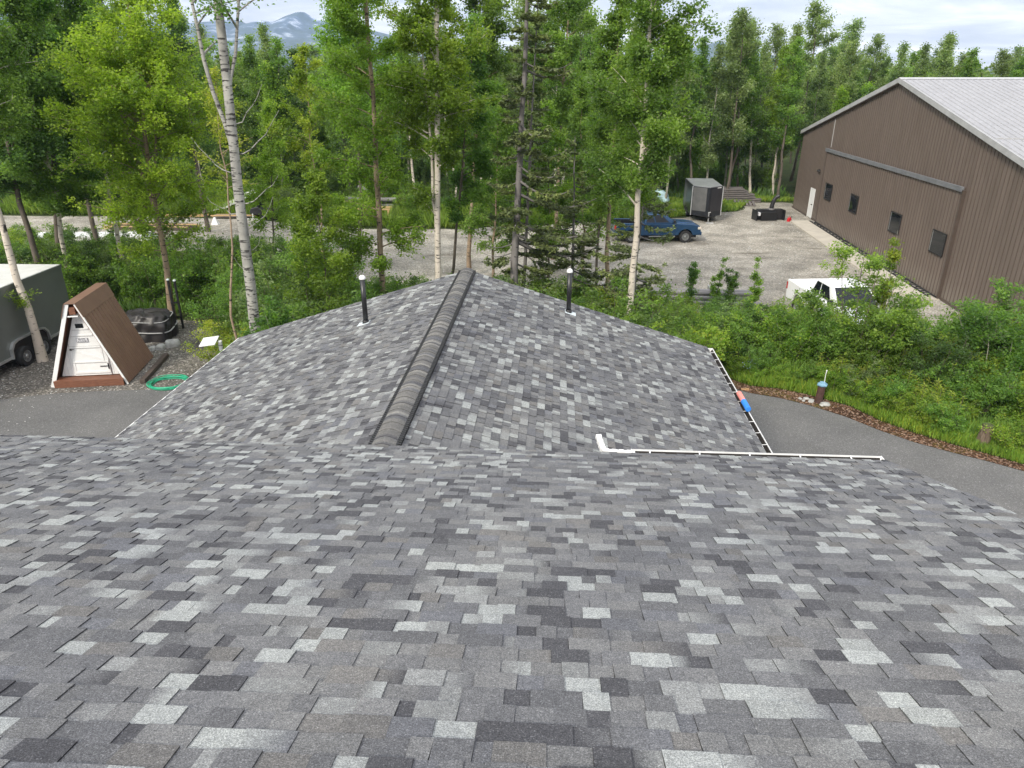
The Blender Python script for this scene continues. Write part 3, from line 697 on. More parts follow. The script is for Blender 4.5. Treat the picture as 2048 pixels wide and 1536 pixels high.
# ---------------------------------------------------------------- vegetation builders
def leaf_mesh(name, cen, L, Wd, cols, rg, up=.55, droop=0.0, axis=None, spread=1.0, six=False):
    """small pointed leaves; cen (N,3), L and Wd half sizes (N,), cols (N,3)"""
    N = len(cen)
    if axis is None:
        a = rg.normal(size=(N, 3)); a[:, 2] = a[:, 2]*.6-droop
    else: a = axis+rg.normal(size=(N, 3))*spread*.25
    a /= np.linalg.norm(a, axis=1)[:, None]+1e-9
    nrm = rg.normal(size=(N, 3)); nrm[:, 2] = np.abs(nrm[:, 2])+up
    b = np.cross(nrm, a); b /= np.linalg.norm(b, axis=1)[:, None]+1e-9
    fold = np.cross(a, b)*(Wd*.35)[:, None]
    V = np.stack([cen-a*L[:, None], cen+b*Wd[:, None]-a*(L*.15)[:, None]+fold, cen+a*L[:, None], cen-b*Wd[:, None]-a*(L*.15)[:, None]+fold], 1).reshape(-1, 3)
    me = bpy.data.meshes.new(name); me.vertices.add(4*N); me.vertices.foreach_set('co', V.astype(np.float32).ravel())
    me.loops.add(4*N); me.loops.foreach_set('vertex_index', np.arange(4*N, dtype=np.int32))
    me.polygons.add(N); me.polygons.foreach_set('loop_start', np.arange(0, 4*N, 4, dtype=np.int32)); me.polygons.foreach_set('loop_total', np.full(N, 4, np.int32))
    me.update(calc_edges=True)
    at = me.color_attributes.new('col', 'FLOAT_COLOR', 'POINT'); c = np.ones((N, 4, 4), np.float32); c[:, :, :3] = cols[:, None, :]; at.data.foreach_set('color', c.ravel())
    return me
class Tubes:
    def __init__(s): s.m = MB()
    def add(s, pts, rads, seg): s.m.tube([tuple(p) for p in pts], [float(r) for r in rads], seg, cap=False)

GREEN = {   # leaf colours (base, light, dark)
 'bright': ((0.198, 0.322, 0.047), (0.305, 0.435, 0.068), (0.119, 0.209, 0.034)),
 'mid':    ((0.158, 0.271, 0.059), (0.243, 0.367, 0.075), (0.090, 0.169, 0.041)),
 'dark':   ((0.136, 0.220, 0.068), (0.215, 0.316, 0.088), (0.075, 0.136, 0.045)),
 'grey':   ((0.215, 0.288, 0.124), (0.316, 0.395, 0.186), (0.119, 0.181, 0.077)),
 'lime':   ((0.243, 0.339, 0.041), (0.362, 0.463, 0.062), (0.136, 0.215, 0.032)),
 'yellow': ((0.277, 0.350, 0.054), (0.407, 0.452, 0.070), (0.169, 0.249, 0.041)),
 'olive':  ((0.141, 0.181, 0.062), (0.215, 0.260, 0.079), (0.079, 0.104, 0.041)),
}
def colours(rg, n, pal, clump, k=.34):
    b, l, d = [np.array(x) for x in GREEN[pal]]
    t = np.clip(clump+rg.normal(0, k, n), -1, 1)[:, None]
    c = np.where(t > 0, b+(l-b)*t, b+(d-b)*(-t))
    return c*rg.uniform(.85, 1.15, (n, 1))

def trunk_path(rg, height, bend, n=14):
    z = np.linspace(0, height, n); x = np.cumsum(rg.normal(0, bend, n)); y = np.cumsum(rg.normal(0, bend, n)); x -= x[0]; y -= y[0]
    x -= x[-1]*z/height*.7; y -= y[-1]*z/height*.7
    return np.stack([x, y, z], 1)
def interp_path(path, z):
    return np.array([np.interp(z, path[:, 2], path[:, 0]), np.interp(z, path[:, 2], path[:, 1]), z])

def broadleaf(seed, height, base, radius, tr, leaf, nleaf, pal, prof='egg', limbs=34, bend=.05, up=.7, seg=10, twig=5, fork=None, bark='bark_birch', sig=.22, skip=None, extra=None, top_r=.12, droop=.15, bare=0, sub='crown'):
    rg = np.random.default_rng(seed); path = trunk_path(rg, height, bend)
    T = Tubes(); rads = tr*(1-(1-top_r)*(path[:, 2]/height)**.9); rads[0] *= 1.25; T.add(path, rads, seg)
    cen = []; clm = []; w_tot = []
    stems = [(path, rads, base, height)]
    if fork:
        for (fz, dx, dy, fh, fr_) in fork:
            p0 = interp_path(path, fz); m_ = 9; t = np.linspace(0, 1, m_)
            fp = np.stack([p0[0]+dx*t**.8+rg.normal(0, .03, m_)*(t > 0), p0[1]+dy*t**.8+rg.normal(0, .03, m_)*(t > 0), p0[2]+fh*t], 1)
            T.add(fp, fr_*(1-.7*t), 7); stems.append((fp, None, p0[2]+fh*.35, p0[2]+fh))
    def profile(t):
        if prof == 'egg': return (.35+.65*math.sin(math.pi*min(1, (t*.92+.18)))**.8)*(1-.55*t**3)
        if prof == 'cone': return (1-t)**.75*.95+.08
        if prof == 'col': return .8*(1-.5*t**4)+.1*math.sin(9*t)
        if prof == 'round': return math.sqrt(max(.05, 1-(2*t-.9)**2))
        return .8
    for (sp, _, b0, b1) in stems:
        nl = limbs if sp is path else max(6, limbs//3)
        for i in range(nl):
            t = (i+rg.uniform(0, 1))/nl; z = b0+(b1-b0)*t*.97
            if skip and skip[0] < z < skip[1] and rg.random() < skip[2]: continue
            p0 = interp_path(sp, z); az = rg.uniform(0, 6.283) if not extra else extra(rg)
            Lb = radius*profile(t)*rg.uniform(.55, 1.15); el = rg.uniform(.25, up)+.35*t
            d = np.array([math.cos(az)*math.cos(el), math.sin(az)*math.cos(el), math.sin(el)])
            m_ = 5; tt = np.linspace(0, 1, m_); side = np.cross(d, [0, 0, 1]); cv = rg.normal(0, .12)
            pts = p0+np.outer(tt, d)*Lb+np.outer(tt**2, side)*cv*Lb; pts[:, 2] -= tt**2*Lb*droop
            r0 = max(.006, tr*.30*(1-t*.6)*Lb/radius); T.add(pts, r0*(1-.8*tt), 4)
            cc = rg.uniform(-.85, .75); ws = []
            for s_ in range(twig):
                q0 = pts[1]+(pts[-1]-pts[1])*rg.uniform(0, 1); dd = rg.normal(size=3); dd /= np.linalg.norm(dd); dd = dd*.8+d*.5; dd[2] -= .1; Lt = Lb*rg.uniform(.15, .42)
                tp = q0+np.outer(np.linspace(0, 1, 3), dd)*Lt; T.add(tp, [r0*.3, r0*.22, r0*.1], 3); ws.append((q0, q0+dd*Lt))
            ws.append((pts[1], pts[-1]))
            for (qa, qb) in ws:
                k = max(3, int(4+Lb*3)); cen.append(np.stack([qa+(qb-qa)*rg.uniform(.1, 1.1) for _ in range(k)])); clm.append(np.full(k, cc+rg.normal(0, .25)))
    cen = np.concatenate(cen); clm = np.concatenate(clm)
    idx = rg.integers(0, len(cen), nleaf)
    # leaves hang in little bunches round the twig points
    sgm = sig*.72*rg.uniform(.45, 1.35, len(cen))
    pos = cen[idx]+np.clip(rg.normal(size=(nleaf, 3)), -1.7, 1.7)*sgm[idx][:, None]*np.array([1, 1, .8])
    L = leaf*1.0*rg.uniform(.55, 1.25, nleaf); cols = colours(rg, nleaf, pal, clm[idx])
    me = leaf_mesh('crown', pos, L, L*rg.uniform(.55, .8, nleaf), cols, rg, up=.5, droop=.25)
    tm = bpy.data.meshes.new('trunk'); tm.from_pydata(T.m.v, [], T.m.f); tm.update(); tm.polygons.foreach_set('use_smooth', [True]*len(tm.polygons))
    tm.materials.append(M[bark]); me.materials.append(M['leaf'])
    return tm, me

def conifer(seed, height, base, radius, tr, n_br, pal='olive', bark='bark_spruce', dens=1.0, sidef=None, leaf=.07, dead=0, droop=.22):
    rg = np.random.default_rng(seed); path = trunk_path(rg, height, .02); T = Tubes(); T.add(path, tr*(1-.88*(path[:, 2]/height)), 10)
    cen = []; ax = []; clm = []
    for i in range(n_br+dead):
        isdead = i >= n_br
        t = (i+rg.uniform(0, 1))/n_br if not isdead else rg.uniform(-.5, .5); z = base+(height-base)*t*.99
        if z < .5 or z > height: continue
        p0 = interp_path(path, z); az = rg.uniform(0, 6.283)
        Lb = radius*((1-t)**.8*.9+.08)*rg.uniform(.6, 1.15)*(1 if not sidef else (1+sidef*math.cos(az)))
        if isdead: Lb = radius*rg.uniform(.2, .6)
        el = -.05+.25*t; d = np.array([math.cos(az)*math.cos(el), math.sin(az)*math.cos(el), math.sin(el)])
        m_ = 6; tt = np.linspace(0, 1, m_); pts = p0+np.outer(tt, d)*Lb; pts[:, 2] += -droop*Lb*np.sin(tt*math.pi*.75)+.10*Lb*tt**2
        T.add(pts, max(.006, .022*Lb)*(1-.8*tt), 4)
        if isdead: continue
        side = np.cross(d, [0, 0, 1]); side /= np.linalg.norm(side); cc = rg.uniform(-.8, .6)
        for k in range(int(9*Lb)+3):
            q = rg.uniform(.18, 1); b0 = p0+d*Lb*q; b0[2] = np.interp(q, tt, pts[:, 2]); sg = rg.choice([-1, 1]); Ls = Lb*.42*(1.05-q)+.10
            dd = side*sg*.8+d*.65; dd[2] -= .12; dd /= np.linalg.norm(dd); T.add([b0, b0+dd*Ls], [.006, .003], 3)
            m2 = max(4, int(Ls*62*dens)); u_ = rg.uniform(0, 1, m2)[:, None]
            cen.append(b0+dd*Ls*u_+rg.normal(0, .025, (m2, 3))); a_ = dd+rg.normal(0, .45, (m2, 3)); ax.append(a_); clm.append(np.full(m2, cc+rg.normal(0, .2)))
    cen = np.concatenate(cen); ax = np.concatenate(ax); clm = np.concatenate(clm); N = len(cen)
    L = leaf*rg.uniform(.6, 1.3, N)
    me = leaf_mesh('crown', cen, L, L*.40, colours(rg, N, pal, clm), rg, axis=ax, up=.9)
    tm = bpy.data.meshes.new('trunk'); tm.from_pydata(T.m.v, [], T.m.f); tm.update(); tm.polygons.foreach_set('use_smooth', [True]*len(tm.polygons))
    tm.materials.append(M[bark]); me.materials.append(M['needle'])
    return tm, me

def shrub(seed, height, radius, leaf, nleaf, pal, stems=9, sig=.16, pal2=None, narrow=False, bark='bark_dark'):
    rg = np.random.default_rng(seed); T = Tubes(); cen = []; clm = []; dirs = []
    for i in range(stems):
        az = rg.uniform(0, 6.283); rr_ = radius*math.sqrt(rg.uniform(0.02, 1))*(.45 if narrow else 1); hh = height*rg.uniform(.6, 1.05)*(1-.25*(rr_/radius)**2)
        tt = np.linspace(0, 1, 6); base = np.array([math.cos(az)*rr_*.25, math.sin(az)*rr_*.25, 0])
        tip = np.array([math.cos(az)*rr_, math.sin(az)*rr_, hh]); pts = base+np.outer(tt**.9, tip-base)+rg.normal(0, .03, (6, 3)); pts[0] = base
        T.add(pts, .016*(height/2.5)*(1-.8*tt), 4); c0 = rg.uniform(-.7, .8)
        for k in range(10 if not narrow else 14):
            q = rg.uniform(.12, 1); b0 = np.array([np.interp(q, tt, pts[:, j]) for j in range(3)]); d = rg.normal(size=3); d[2] = abs(d[2])*.6+.15; d /= np.linalg.norm(d)
            Ls = radius*rg.uniform(.25, .65)*(1.1-.5*q)*(.6 if narrow else 1); T.add([b0, b0+d*Ls*.6, b0+d*Ls], [.006, .004, .002], 3)
            m2 = 6; u_ = rg.uniform(.15, 1.08, m2)[:, None]; cen.append(b0+d*Ls*u_); clm.append(np.full(m2, c0+rg.normal(0, .35))); dirs.append(np.repeat(d[None], m2, 0))
    cen = np.concatenate(cen); clm = np.concatenate(clm); idx = rg.integers(0, len(cen), nleaf)
    pos = cen[idx]+rg.normal(size=(nleaf, 3))*sig*.75*np.array([1, 1, .7]); pos[:, 2] = np.abs(pos[:, 2])+.03
    L = leaf*rg.uniform(.55, 1.3, nleaf); cols = colours(rg, nleaf, pal, clm[idx])
    if pal2:
        mk = rg.random(nleaf) < .2; cols[mk] = colours(rg, int(mk.sum()), pal2, clm[idx][mk])
    me = leaf_mesh('foliage', pos, L, L*rg.uniform(.35, .7, nleaf), cols, rg, up=.7, droop=.1)
    tm = bpy.data.meshes.new('stem'); tm.from_pydata(T.m.v, [], T.m.f); tm.update(); tm.materials.append(M[bark]); me.materials.append(M['leaf'])
    return tm, me

def place(name, label, cat, meshes, loc, rz=0, sc_=1.0, lean=(0, 0), group=None, parts=('trunk', 'crown'), zs=None):
    o = empty(name, loc); o.rotation_euler = (lean[1], lean[0], 0); o.scale = (sc_, sc_, zs or sc_); tag(o, label, cat, group)
    for n_, me in zip(parts, meshes):
        c = bpy.data.objects.new(n_, me); COL.objects.link(c); c.parent = o; c.rotation_euler = (0, 0, rz)
    return o
def trunk_line(u1, v1, u2, v2, Y):
    """base point and lean of a trunk seen through two places of the view, standing at distance Y"""
    a, b_ = PT(u1, v1, Y), PT(u2, v2, Y); k = (b_.x-a.x)/(b_.z-a.z)
    return (a.x-k*a.z, Y, 0), math.atan(k)

# ---- single trees near the house
def hero(name, label, cat, u1, v1, u2, v2, Y, meshes, rz=0, group=None):
    loc, ln = trunk_line(u1, v1, u2, v2, Y); return place(name, label, cat, meshes, loc, rz, 1.0, (ln, 0), group)
big = broadleaf(101, 17.5, 11.9, 2.2, .170, .05, 6000, 'mid', limbs=26, bend=.02, bark='bark_aspen', seg=16, fork=[(7.6, -.95, .1, 6.0, .065), (8.9, .75, .3, 4.5, .05)], top_r=.42)
# bare curly limbs of the poplar
def bare_limbs(tm, specs, rg):
    T = Tubes()
    for (z, dx, dz, r) in specs:
        n_ = 7; t = np.linspace(0, 1, n_); T.add(np.stack([dx*t, rg.normal(0, .08, n_)*t, z+dz*t**1.7+rg.normal(0, .03, n_)], 1), r*(1-.75*t), 5)
    nv = len(tm.vertices); v = [tuple(q.co) for q in tm.vertices]+T.m.v; f = [tuple(p.vertices) for p in tm.polygons]+[tuple(i+nv for i in q) for q in T.m.f]
    t2_ = bpy.data.meshes.new('trunk'); t2_.from_pydata(v, [], f); t2_.update(); t2_.polygons.foreach_set('use_smooth', [True]*len(t2_.polygons)); t2_.materials.append(tm.materials[0]); return t2_
big = (bare_limbs(big[0], [(5.6, .9, .9, .018), (6.3, 1.1, .8, .02), (7.6, 1.3, 1.1, .022), (6.0, -.9, .5, .016), (4.4, -.5, .6, .012), (5.0, .5, .5, .012), (7.1, -1.1, .9, .02), (8.3, .9, 1.0, .02)], np.random.default_rng(5)), big[1])
hero('poplar_tree', 'thick white-barked poplar leaning left, bare of leaves up to the top edge', 'tree', 503, 575, 432, 0, 19.6, big)
b2 = broadleaf(102, 17, 5.0, 1.8, .130, .050, 44000, 'bright', limbs=66, skip=(5.0, 7.2, .7), fork=[(4.9, -.55, .2, 6.5, .055)], bark='bark_birch', seg=14, sig=.20, top_r=.35, bend=.02)
hero('birch_tree', 'white birch right behind the far roof ridge, forked low with a thin second stem', 'tree', 874, 545, 872, 60, 24.4, b2, 0)
b3 = broadleaf(103, 16.5, 3.2,  2.3, .125, .050, 50000, 'bright', limbs=60, bark='bark_tan', seg=12, sig=.22, top_r=.3)
hero('birch_tree', 'tan birch with wide bright green crown behind the left vent pipe', 'tree', 768, 560, 742, 60, 25.5, b3, 1.0)
b6 = broadleaf(106, 15.8, 5.4, 2.35, .135, .050, 70000, 'mid', prof='col', limbs=80, skip=(5.4, 6.4, .5), bark='bark_birch', seg=14, sig=.22, bend=.04, up=.9)
hero('birch_tree', 'white-trunked birch with the densest round crown, left of the blue pickup cab', 'tree', 1256, 640, 1280, 300, 23.0, b6, 0)
b10 = broadleaf(110, 14.6, 2.9, 3.3, .14, .056, 92000, 'lime', prof='egg', limbs=76, bark='bark_tan', seg=12, sig=.24, bend=.07, fork=[(4.5, -1.3, .3, 6.0, .07), (5.2, 1.0, -.4, 5.2, .06)], top_r=.15)
hero('birch_tree', 'broad yellow-green birch with the widest crown at upper left', 'tree', 335, 560, 285, 200, 29.0, b10, 0)
b9 = broadleaf(109, 13, 7.5, 2.6, .155, .050, 44000, 'mid', limbs=52, bark='bark_birch', seg=14, sig=.25, bend=.06)
hero('birch_tree', 'leaning white birch growing in front of the grey enclosed trailer', 'tree', 86, 722, 14, 500, 24.05, b9, 0)
sprig = shrub(330, .9, .55, .045, 420, 'bright', 5, .09); lt_ = [o for o in bpy.data.objects if o.get('label', '').startswith('leaning white birch')][0]
for n_, me_ in (('foliage', sprig[1]),):
    c = bpy.data.objects.new(n_, me_); COL.objects.link(c); c.parent = lt_; c.location = (.12, -.15, 2.0)
# a leafy sprig low on that trunk
b11 = broadleaf(111, 15.5, 4.2, 2.6, .16, .06, 50000, 'mid', limbs=60, bark='bark_dark', seg=10, sig=.26)
hero('poplar_tree', 'dark-trunked poplar at the left edge behind the leaning birch', 'tree', 112, 400, 98, 200, 33, b11, 0)
b12 = broadleaf(112, 13.5, 4.0, 2.4, .12, .06, 42000, 'mid', limbs=52, bark='bark_birch', seg=10, sig=.26)
hero('birch_tree', 'slim white birch between the dark poplar and the widest yellow-green crown', 'tree', 222, 400, 188, 220, 33, b12, 0)
hero('birch_tree', 'white birch trunk just left of the dark poplar trunk', 'tree', 103, 390, 70, 220, 31, b12, 2.2)
b13 = broadleaf(113, 9.8, 6.3, 1.3, .055, .038, 2600, 'yellow', limbs=20, bark='bark_tan', seg=8, sig=.16, twig=2)
hero('birch_tree', 'thin brown sapling trunk left of the thick poplar, nearly leafless', 'tree', 462, 520, 432, 200, 22.5, b13, 0)
b14 = broadleaf(114, 6.8, 1.9, 1.6, .050, .048, 17000, 'bright', limbs=40, bark='bark_dark', seg=8, sig=.17, prof='egg')
hero('birch_tree', 'small dark-stemmed birch with light green crown right of the thick poplar', 'tree', 648, 520, 636, 400, 23.5, b14, 0)
hero('birch_tree', 'short slender birch standing tight beside the small dark-stemmed one', 'tree', 612, 515, 606, 430, 24.8, broadleaf(115, 5.4, 1.8, 1.1, .04, .04, 7000, 'mid', limbs=30, bark='bark_dark', seg=8, sig=.16), 1.3)
b16 = broadleaf(116, 10.6, 5.6, 1.75, .060, .050, 11000, 'yellow', limbs=34, bark='bark_tan', seg=8, sig=.15, twig=3, bend=.09)
hero('birch_tree', 'sparse yellowish birch with twisting stem above the small dark-stemmed one', 'tree', 627, 330, 618, 250, 30, b16, 0)
b17 = broadleaf(117, 11.5, 4.6, 1.6, .075, .055, 20000, 'mid', limbs=40, bark='bark_dark', seg=8, sig=.2)
hero('poplar_tree', 'thin brown trunk rising close beside the white forked birch', 'tree', 905, 535, 935, 200, 27.5, b17, 0)
s4 = conifer(121, 15.5, 1.6, 2.3, .165, 74, sidef=.45, leaf=.075, dead=30)
hero('spruce_tree', 'tall spruce with grey trunk and drooping olive boughs behind the far roof', 'spruce', 1029, 560, 1050, 30, 25.0, s4, 0)
hero('spruce_tree', 'thin brown-trunked spruce close right of the tall grey-trunked spruce', 'spruce', 1050, 520, 1066, 200, 28.0, conifer(122, 12.5, 2.4, 1.7, .085, 40, leaf=.08, dead=20), 0)
s7 = conifer(123, 7.6, .8, 2.0, .085, 48, leaf=.07)
hero('spruce_tree', 'short dark spruce with spreading boughs in front of the right vent pipe yard', 'spruce', 1142, 560, 1145, 450, 26.0, s7, 0)
hero('spruce_tree', 'dark slim spruce touching the white-trunked birch on its right side', 'spruce', 1265, 620, 1285, 440, 24.2, conifer(124, 7.8, .6, 2.3, .075, 54, leaf=.07), .8)
b18 = broadleaf(118, 12.5, 4.6, 1.7, .115, .058, 24000, 'mid', limbs=44, bark='bark_tan', seg=9, sig=.22)
hero('birch_tree', 'tan-trunked birch standing behind the tailgate of the blue pickup', 'tree', 1213, 560, 1226, 330, 28.5, b18, 0)
hero('birch_tree', 'slim brown trunk between the short dark spruce and the tan-trunked birch', 'tree', 1190, 540, 1196, 330, 30.5, broadleaf(119, 10.5, 3.6, 1.4, .07, .05, 11000, 'mid', limbs=38, bark='bark_dark', seg=8, sig=.2), .6)
b20 = broadleaf(125, 16.0, 6.0, 2.0, .12, .065, 34000, 'mid', limbs=50, bark='bark_tan', seg=8, sig=.26)
mb = broadleaf(131, 9.5, 1.6, 1.7, .07, .060, 15000, 'mid', limbs=46, bark='bark_tan', seg=8, sig=.22); mb2 = broadleaf(132, 8.5, 1.4, 1.6, .06, .060, 12000, 'bright', limbs=40, bark='bark_dark', seg=8, sig=.22)
hero('birch_tree', 'young birch with low leafy boughs left of the grey spruce trunk', 'tree', 985, 500, 988, 300, 34, mb, 0)
hero('birch_tree', 'young light green birch right of the grey spruce trunk', 'tree', 1096, 500, 1098, 300, 35, mb2, 1)
hero('birch_tree', 'young birch between the two spruces right of the ridge peak', 'tree', 1168, 500, 1166, 300, 36, mb, 2)
hero('birch_tree', 'young light green birch in the gap left of the small dark-stemmed birch', 'tree', 545, 480, 540, 300, 40, mb2, 3)
hero('birch_tree', 'tall birch filling the gap between the forked birch and the grey spruce', 'tree', 948, 380, 962, 120, 36, b20, 0)
hero('birch_tree', 'tall birch whose high crown shows right of the grey spruce top', 'tree', 1118, 300, 1128, 120, 40, b20, 2.5)
hero('birch_tree', 'tall birch behind the tan birch with crown reaching the top edge', 'tree', 716, 330, 712, 120, 40, broadleaf(126, 16.5, 6.6, 2.5, .12, .065, 34000, 'bright', limbs=50, bark='bark_dark', seg=8, sig=.3), 0)
b21 = broadleaf(127, 15.5, 5.0, 2.8, .15, .07, 44000, 'dark', limbs=56, bark='bark_dark', seg=8, sig=.3)
for i, (u, Y, lab, rz) in enumerate(((20, 30, 'dense dark poplar at the extreme left edge above the trailer', 0.3), (250, 44, 'dark poplar crown behind the widest yellow-green birch', 1.9), (150, 38, 'dark leafy poplar left of the widest yellow-green birch', 4.0), (390, 48, 'dark poplar seen left of the thick poplar trunk', 5.1))):
    q = PT(u, 300, Y); place('poplar_tree', lab, 'tree', b21, (q.x, Y, 0), rz, 1.0 if i < 3 else .92)

LMARK = {'wood': [('above the junk pile', -24, 58), ('above the snowmobile', -17, 60), ('above the timber frame table', -10, 60), ('behind the grey spruce', 0, 60), ('above the blue pickup', 9, 62), ('above the charcoal trailer', 14, 62), ('beside the hangar corner', 21, 64), ('over the hangar roof', 34, 72), ('over the far hangar roof end', 52, 80), ('at the far left edge', -38, 62)],
 'right': [('next to the garage gutter', 6, 25.5), ('behind the rusty capped pipe', 9.8, 22), ('below the white pickup', 13.3, 23.5), ('behind the lime-green fireweed', 12, 20), ('behind the mossy stump', 14, 18.2), ('at the right picture edge', 18.5, 18.5), ('by the pole stack', 7, 29.5), ('below the hangar apron', 17.5, 22)],
 'left': [('left of the left vent pipe', -6, 20), ('right behind the left vent pipe', -4, 22), ('behind the roof ridge peak', -1.5, 20), ('between ridge peak and right vent pipe', 1, 22), ('behind the right vent pipe', 3, 21), ('towards the gravel yard in the middle', -2, 28), ('beside the thick poplar foot', -8, 20), ('behind the small dark-stemmed birch', -7, 27)],
 'left2': [('behind the wrapped black load', -13.5, 30), ('behind the A-frame shed peak', -17, 31.5), ('behind the grey trailer roof', -22, 32), ('beside the two black posts', -11, 29.5), ('left of the thick poplar trunk', -10, 26), ('in front of the long white panels', -24, 36)],
 'rim': [('behind the junk pile', -22, 57), ('beside the snowmobile', -17, 55), ('beside the timber frame table', -10, 54), ('behind the forked birch trunk', -5, 53), ('behind the grey spruce trunk', 1, 53), ('behind the blue pickup', 8, 55)]}
def near_mark(key, x, y): return min(LMARK[key], key=lambda q: (q[1]-x)**2+(q[2]-y)**2)[0]
# ---- the wood behind the yard: every tree an object, six kinds of them
FAR = [broadleaf(200+i, h, b0, r, tr_, lf, nl, pl, prof=pf, limbs=40, bark=bk, seg=6, sig=sg, bend=.08, twig=3, up=1.0)
       for i, (h, b0, r, tr_, lf, nl, pl, pf, bk, sg) in enumerate((
        (14.5, 3.0, 2.3, .12, .095, 11000, 'grey', 'egg', 'bark_pale', .36), (13.0, 2.6, 2.2, .11, .095, 11000, 'mid', 'egg', 'bark_pale', .34),
        (12.0, 1.8, 2.3, .12, .10, 8000, 'dark', 'round', 'bark_dark', .36), (13.5, 3.0, 2.0, .12, .09, 10000, 'mid', 'col', 'bark_birch', .32),
        (10.5, 2.0, 2.2, .10, .10, 9000, 'bright', 'egg', 'bark_pale', .36), (15.5, 5.0, 2.6, .14, .10, 11000, 'grey', 'round', 'bark_dark', .40)))]
FARS = conifer(230, 14, 1.5, 2.2, .14, 60, pal='dark', leaf=.15, dens=.45)
KIND = ['grey-green poplar', 'mid green poplar', 'dark leafy alder', 'white-stemmed birch', 'light green birch', 'tall dark-trunked cottonwood']
NM = ['poplar_tree', 'poplar_tree', 'alder_tree', 'birch_tree', 'birch_tree', 'cottonwood_tree']
FR = random.Random(9)
def far_tree(x, y, k=None, s=None, zone=''):
    if k is None: k = FR.choices(range(6), [5, 5, 3, 2, 3, 2])[0]
    s = s or FR.uniform(.82, 1.12)
    mk_ = near_mark('wood', x, y*.4+36); row_ = 'in the front row of the wood' if y < 62.5 else ('in the middle of the wood' if y < 72 else 'deep in the wood'); sz_ = 'large ' if s > .97 else 'small ' if s < .85 else ''; g = sz_+KIND[k]+' '+row_+', '+mk_
    place(NM[k], g, 'tree', FAR[k], (x, y, 0), FR.uniform(0, 6.28), s, (FR.uniform(-.04, .04), FR.uniform(-.03, .03)), group=sz_+KIND[k].replace('poplar', 'poplars').replace('birch', 'birches').replace('alder', 'alders').replace('wood', 'woods')+' '+row_+', '+mk_)
for (y0, dx, jit) in ((60.5, 2.9, .8), (64, 3.0, 1.1), (68.5, 3.4, 1.5), (74, 4.0, 2.0), (82, 5.0, 2.4), (92, 5.6, 3)):
    half = y0*.80; x = -half
    while x < half*1.0:
        xx, yy = x+FR.uniform(-jit, jit), y0+FR.uniform(-1.4, 1.4)
        lim = 10.5
        in_hangar = (xx > 21.5 and yy < 61)
        if not in_hangar:
            zone = 'in the wood behind the gravel yard' if xx < 9 else 'in the wood beyond the dark trailer and hangar'
            k = None
            if xx > 9: k = FR.choices(range(6), [6, 6, 2, .2, 2, 1.2])[0]
            elif xx < -8: k = FR.choices(range(6), [3, 3, 4, 1, 3, 2])[0]
            s = FR.uniform(.80, 1.02)
            if xx > 26: s *= .90
            if -19 < xx < -11 and yy > 62: s *= .80      # the gap through which the peak shows
            far_tree(xx, yy, k, s, zone)
        x += dx*(.55 if x > 22 else 1)
# the taller crowns that stand above the wood on the right
for (u, v, Y, s, lab) in ((1500, 40, 74, 1.12, 'dark cottonwood crown poking above the wood, left of the tallest one'), (1560, 50, 76, 1.10, 'small dark cottonwood crown just left of the tallest one'), (1635, 5, 74, 1.22, 'tallest cottonwood crown above the wood on the right'),
                        (1710, 40, 78, 1.15, 'cottonwood crown right of the tallest one, above the hangar peak'), (1760, 70, 80, 1.05, 'thin cottonwood top above the hangar ridge'), (1900, 75, 82, 1.0, 'isolated leafy cottonwood top above the pale hangar roof')):
    q = PT(u, v, Y); hgt = q.z; place('cottonwood_tree', lab, 'tree', FAR[5], (q.x, Y, 0), FR.uniform(0, 6), hgt/15.5)
# deep wood further off: one mass
def deep_wood():
    rg = np.random.default_rng(77); C = []; col = []
    for i in range(1300):
        y = rg.uniform(100, 260); x = rg.uniform(-1, 1)*y*.85; h = rg.uniform(9.0, 13.0); r = rg.uniform(1.6, 2.8); n = 260
        if -.30 < x/y < -.15: h *= .9
        t = rg.uniform(0, 1, n)**.8; a = rg.uniform(0, 6.28, n); rr_ = r*np.sqrt(rg.uniform(.2, 1, n))*np.clip(1.25*np.sin(np.pi*(t*.85+.15)), .1, 1)
        C.append(np.stack([x+rr_*np.cos(a), y+rr_*np.sin(a), 1+t*(h-1)], 1)); col.append(colours(rg, n, ['dark', 'mid', 'grey'][rg.integers(3)], np.full(n, rg.uniform(-.5, .3))))
    C = np.concatenate(C); col = np.concatenate(col); N = len(C); L = rg.uniform(.22, .42, N)
    me = leaf_mesh('deep_wood', C, L, L*.8, col, rg); me.materials.append(M['leaf']); o = bpy.data.objects.new('deep_wood', me); COL.objects.link(o)
    tag(o, 'far green wood reading as one mass under the sky', 'wood', kind='stuff')
deep_wood()
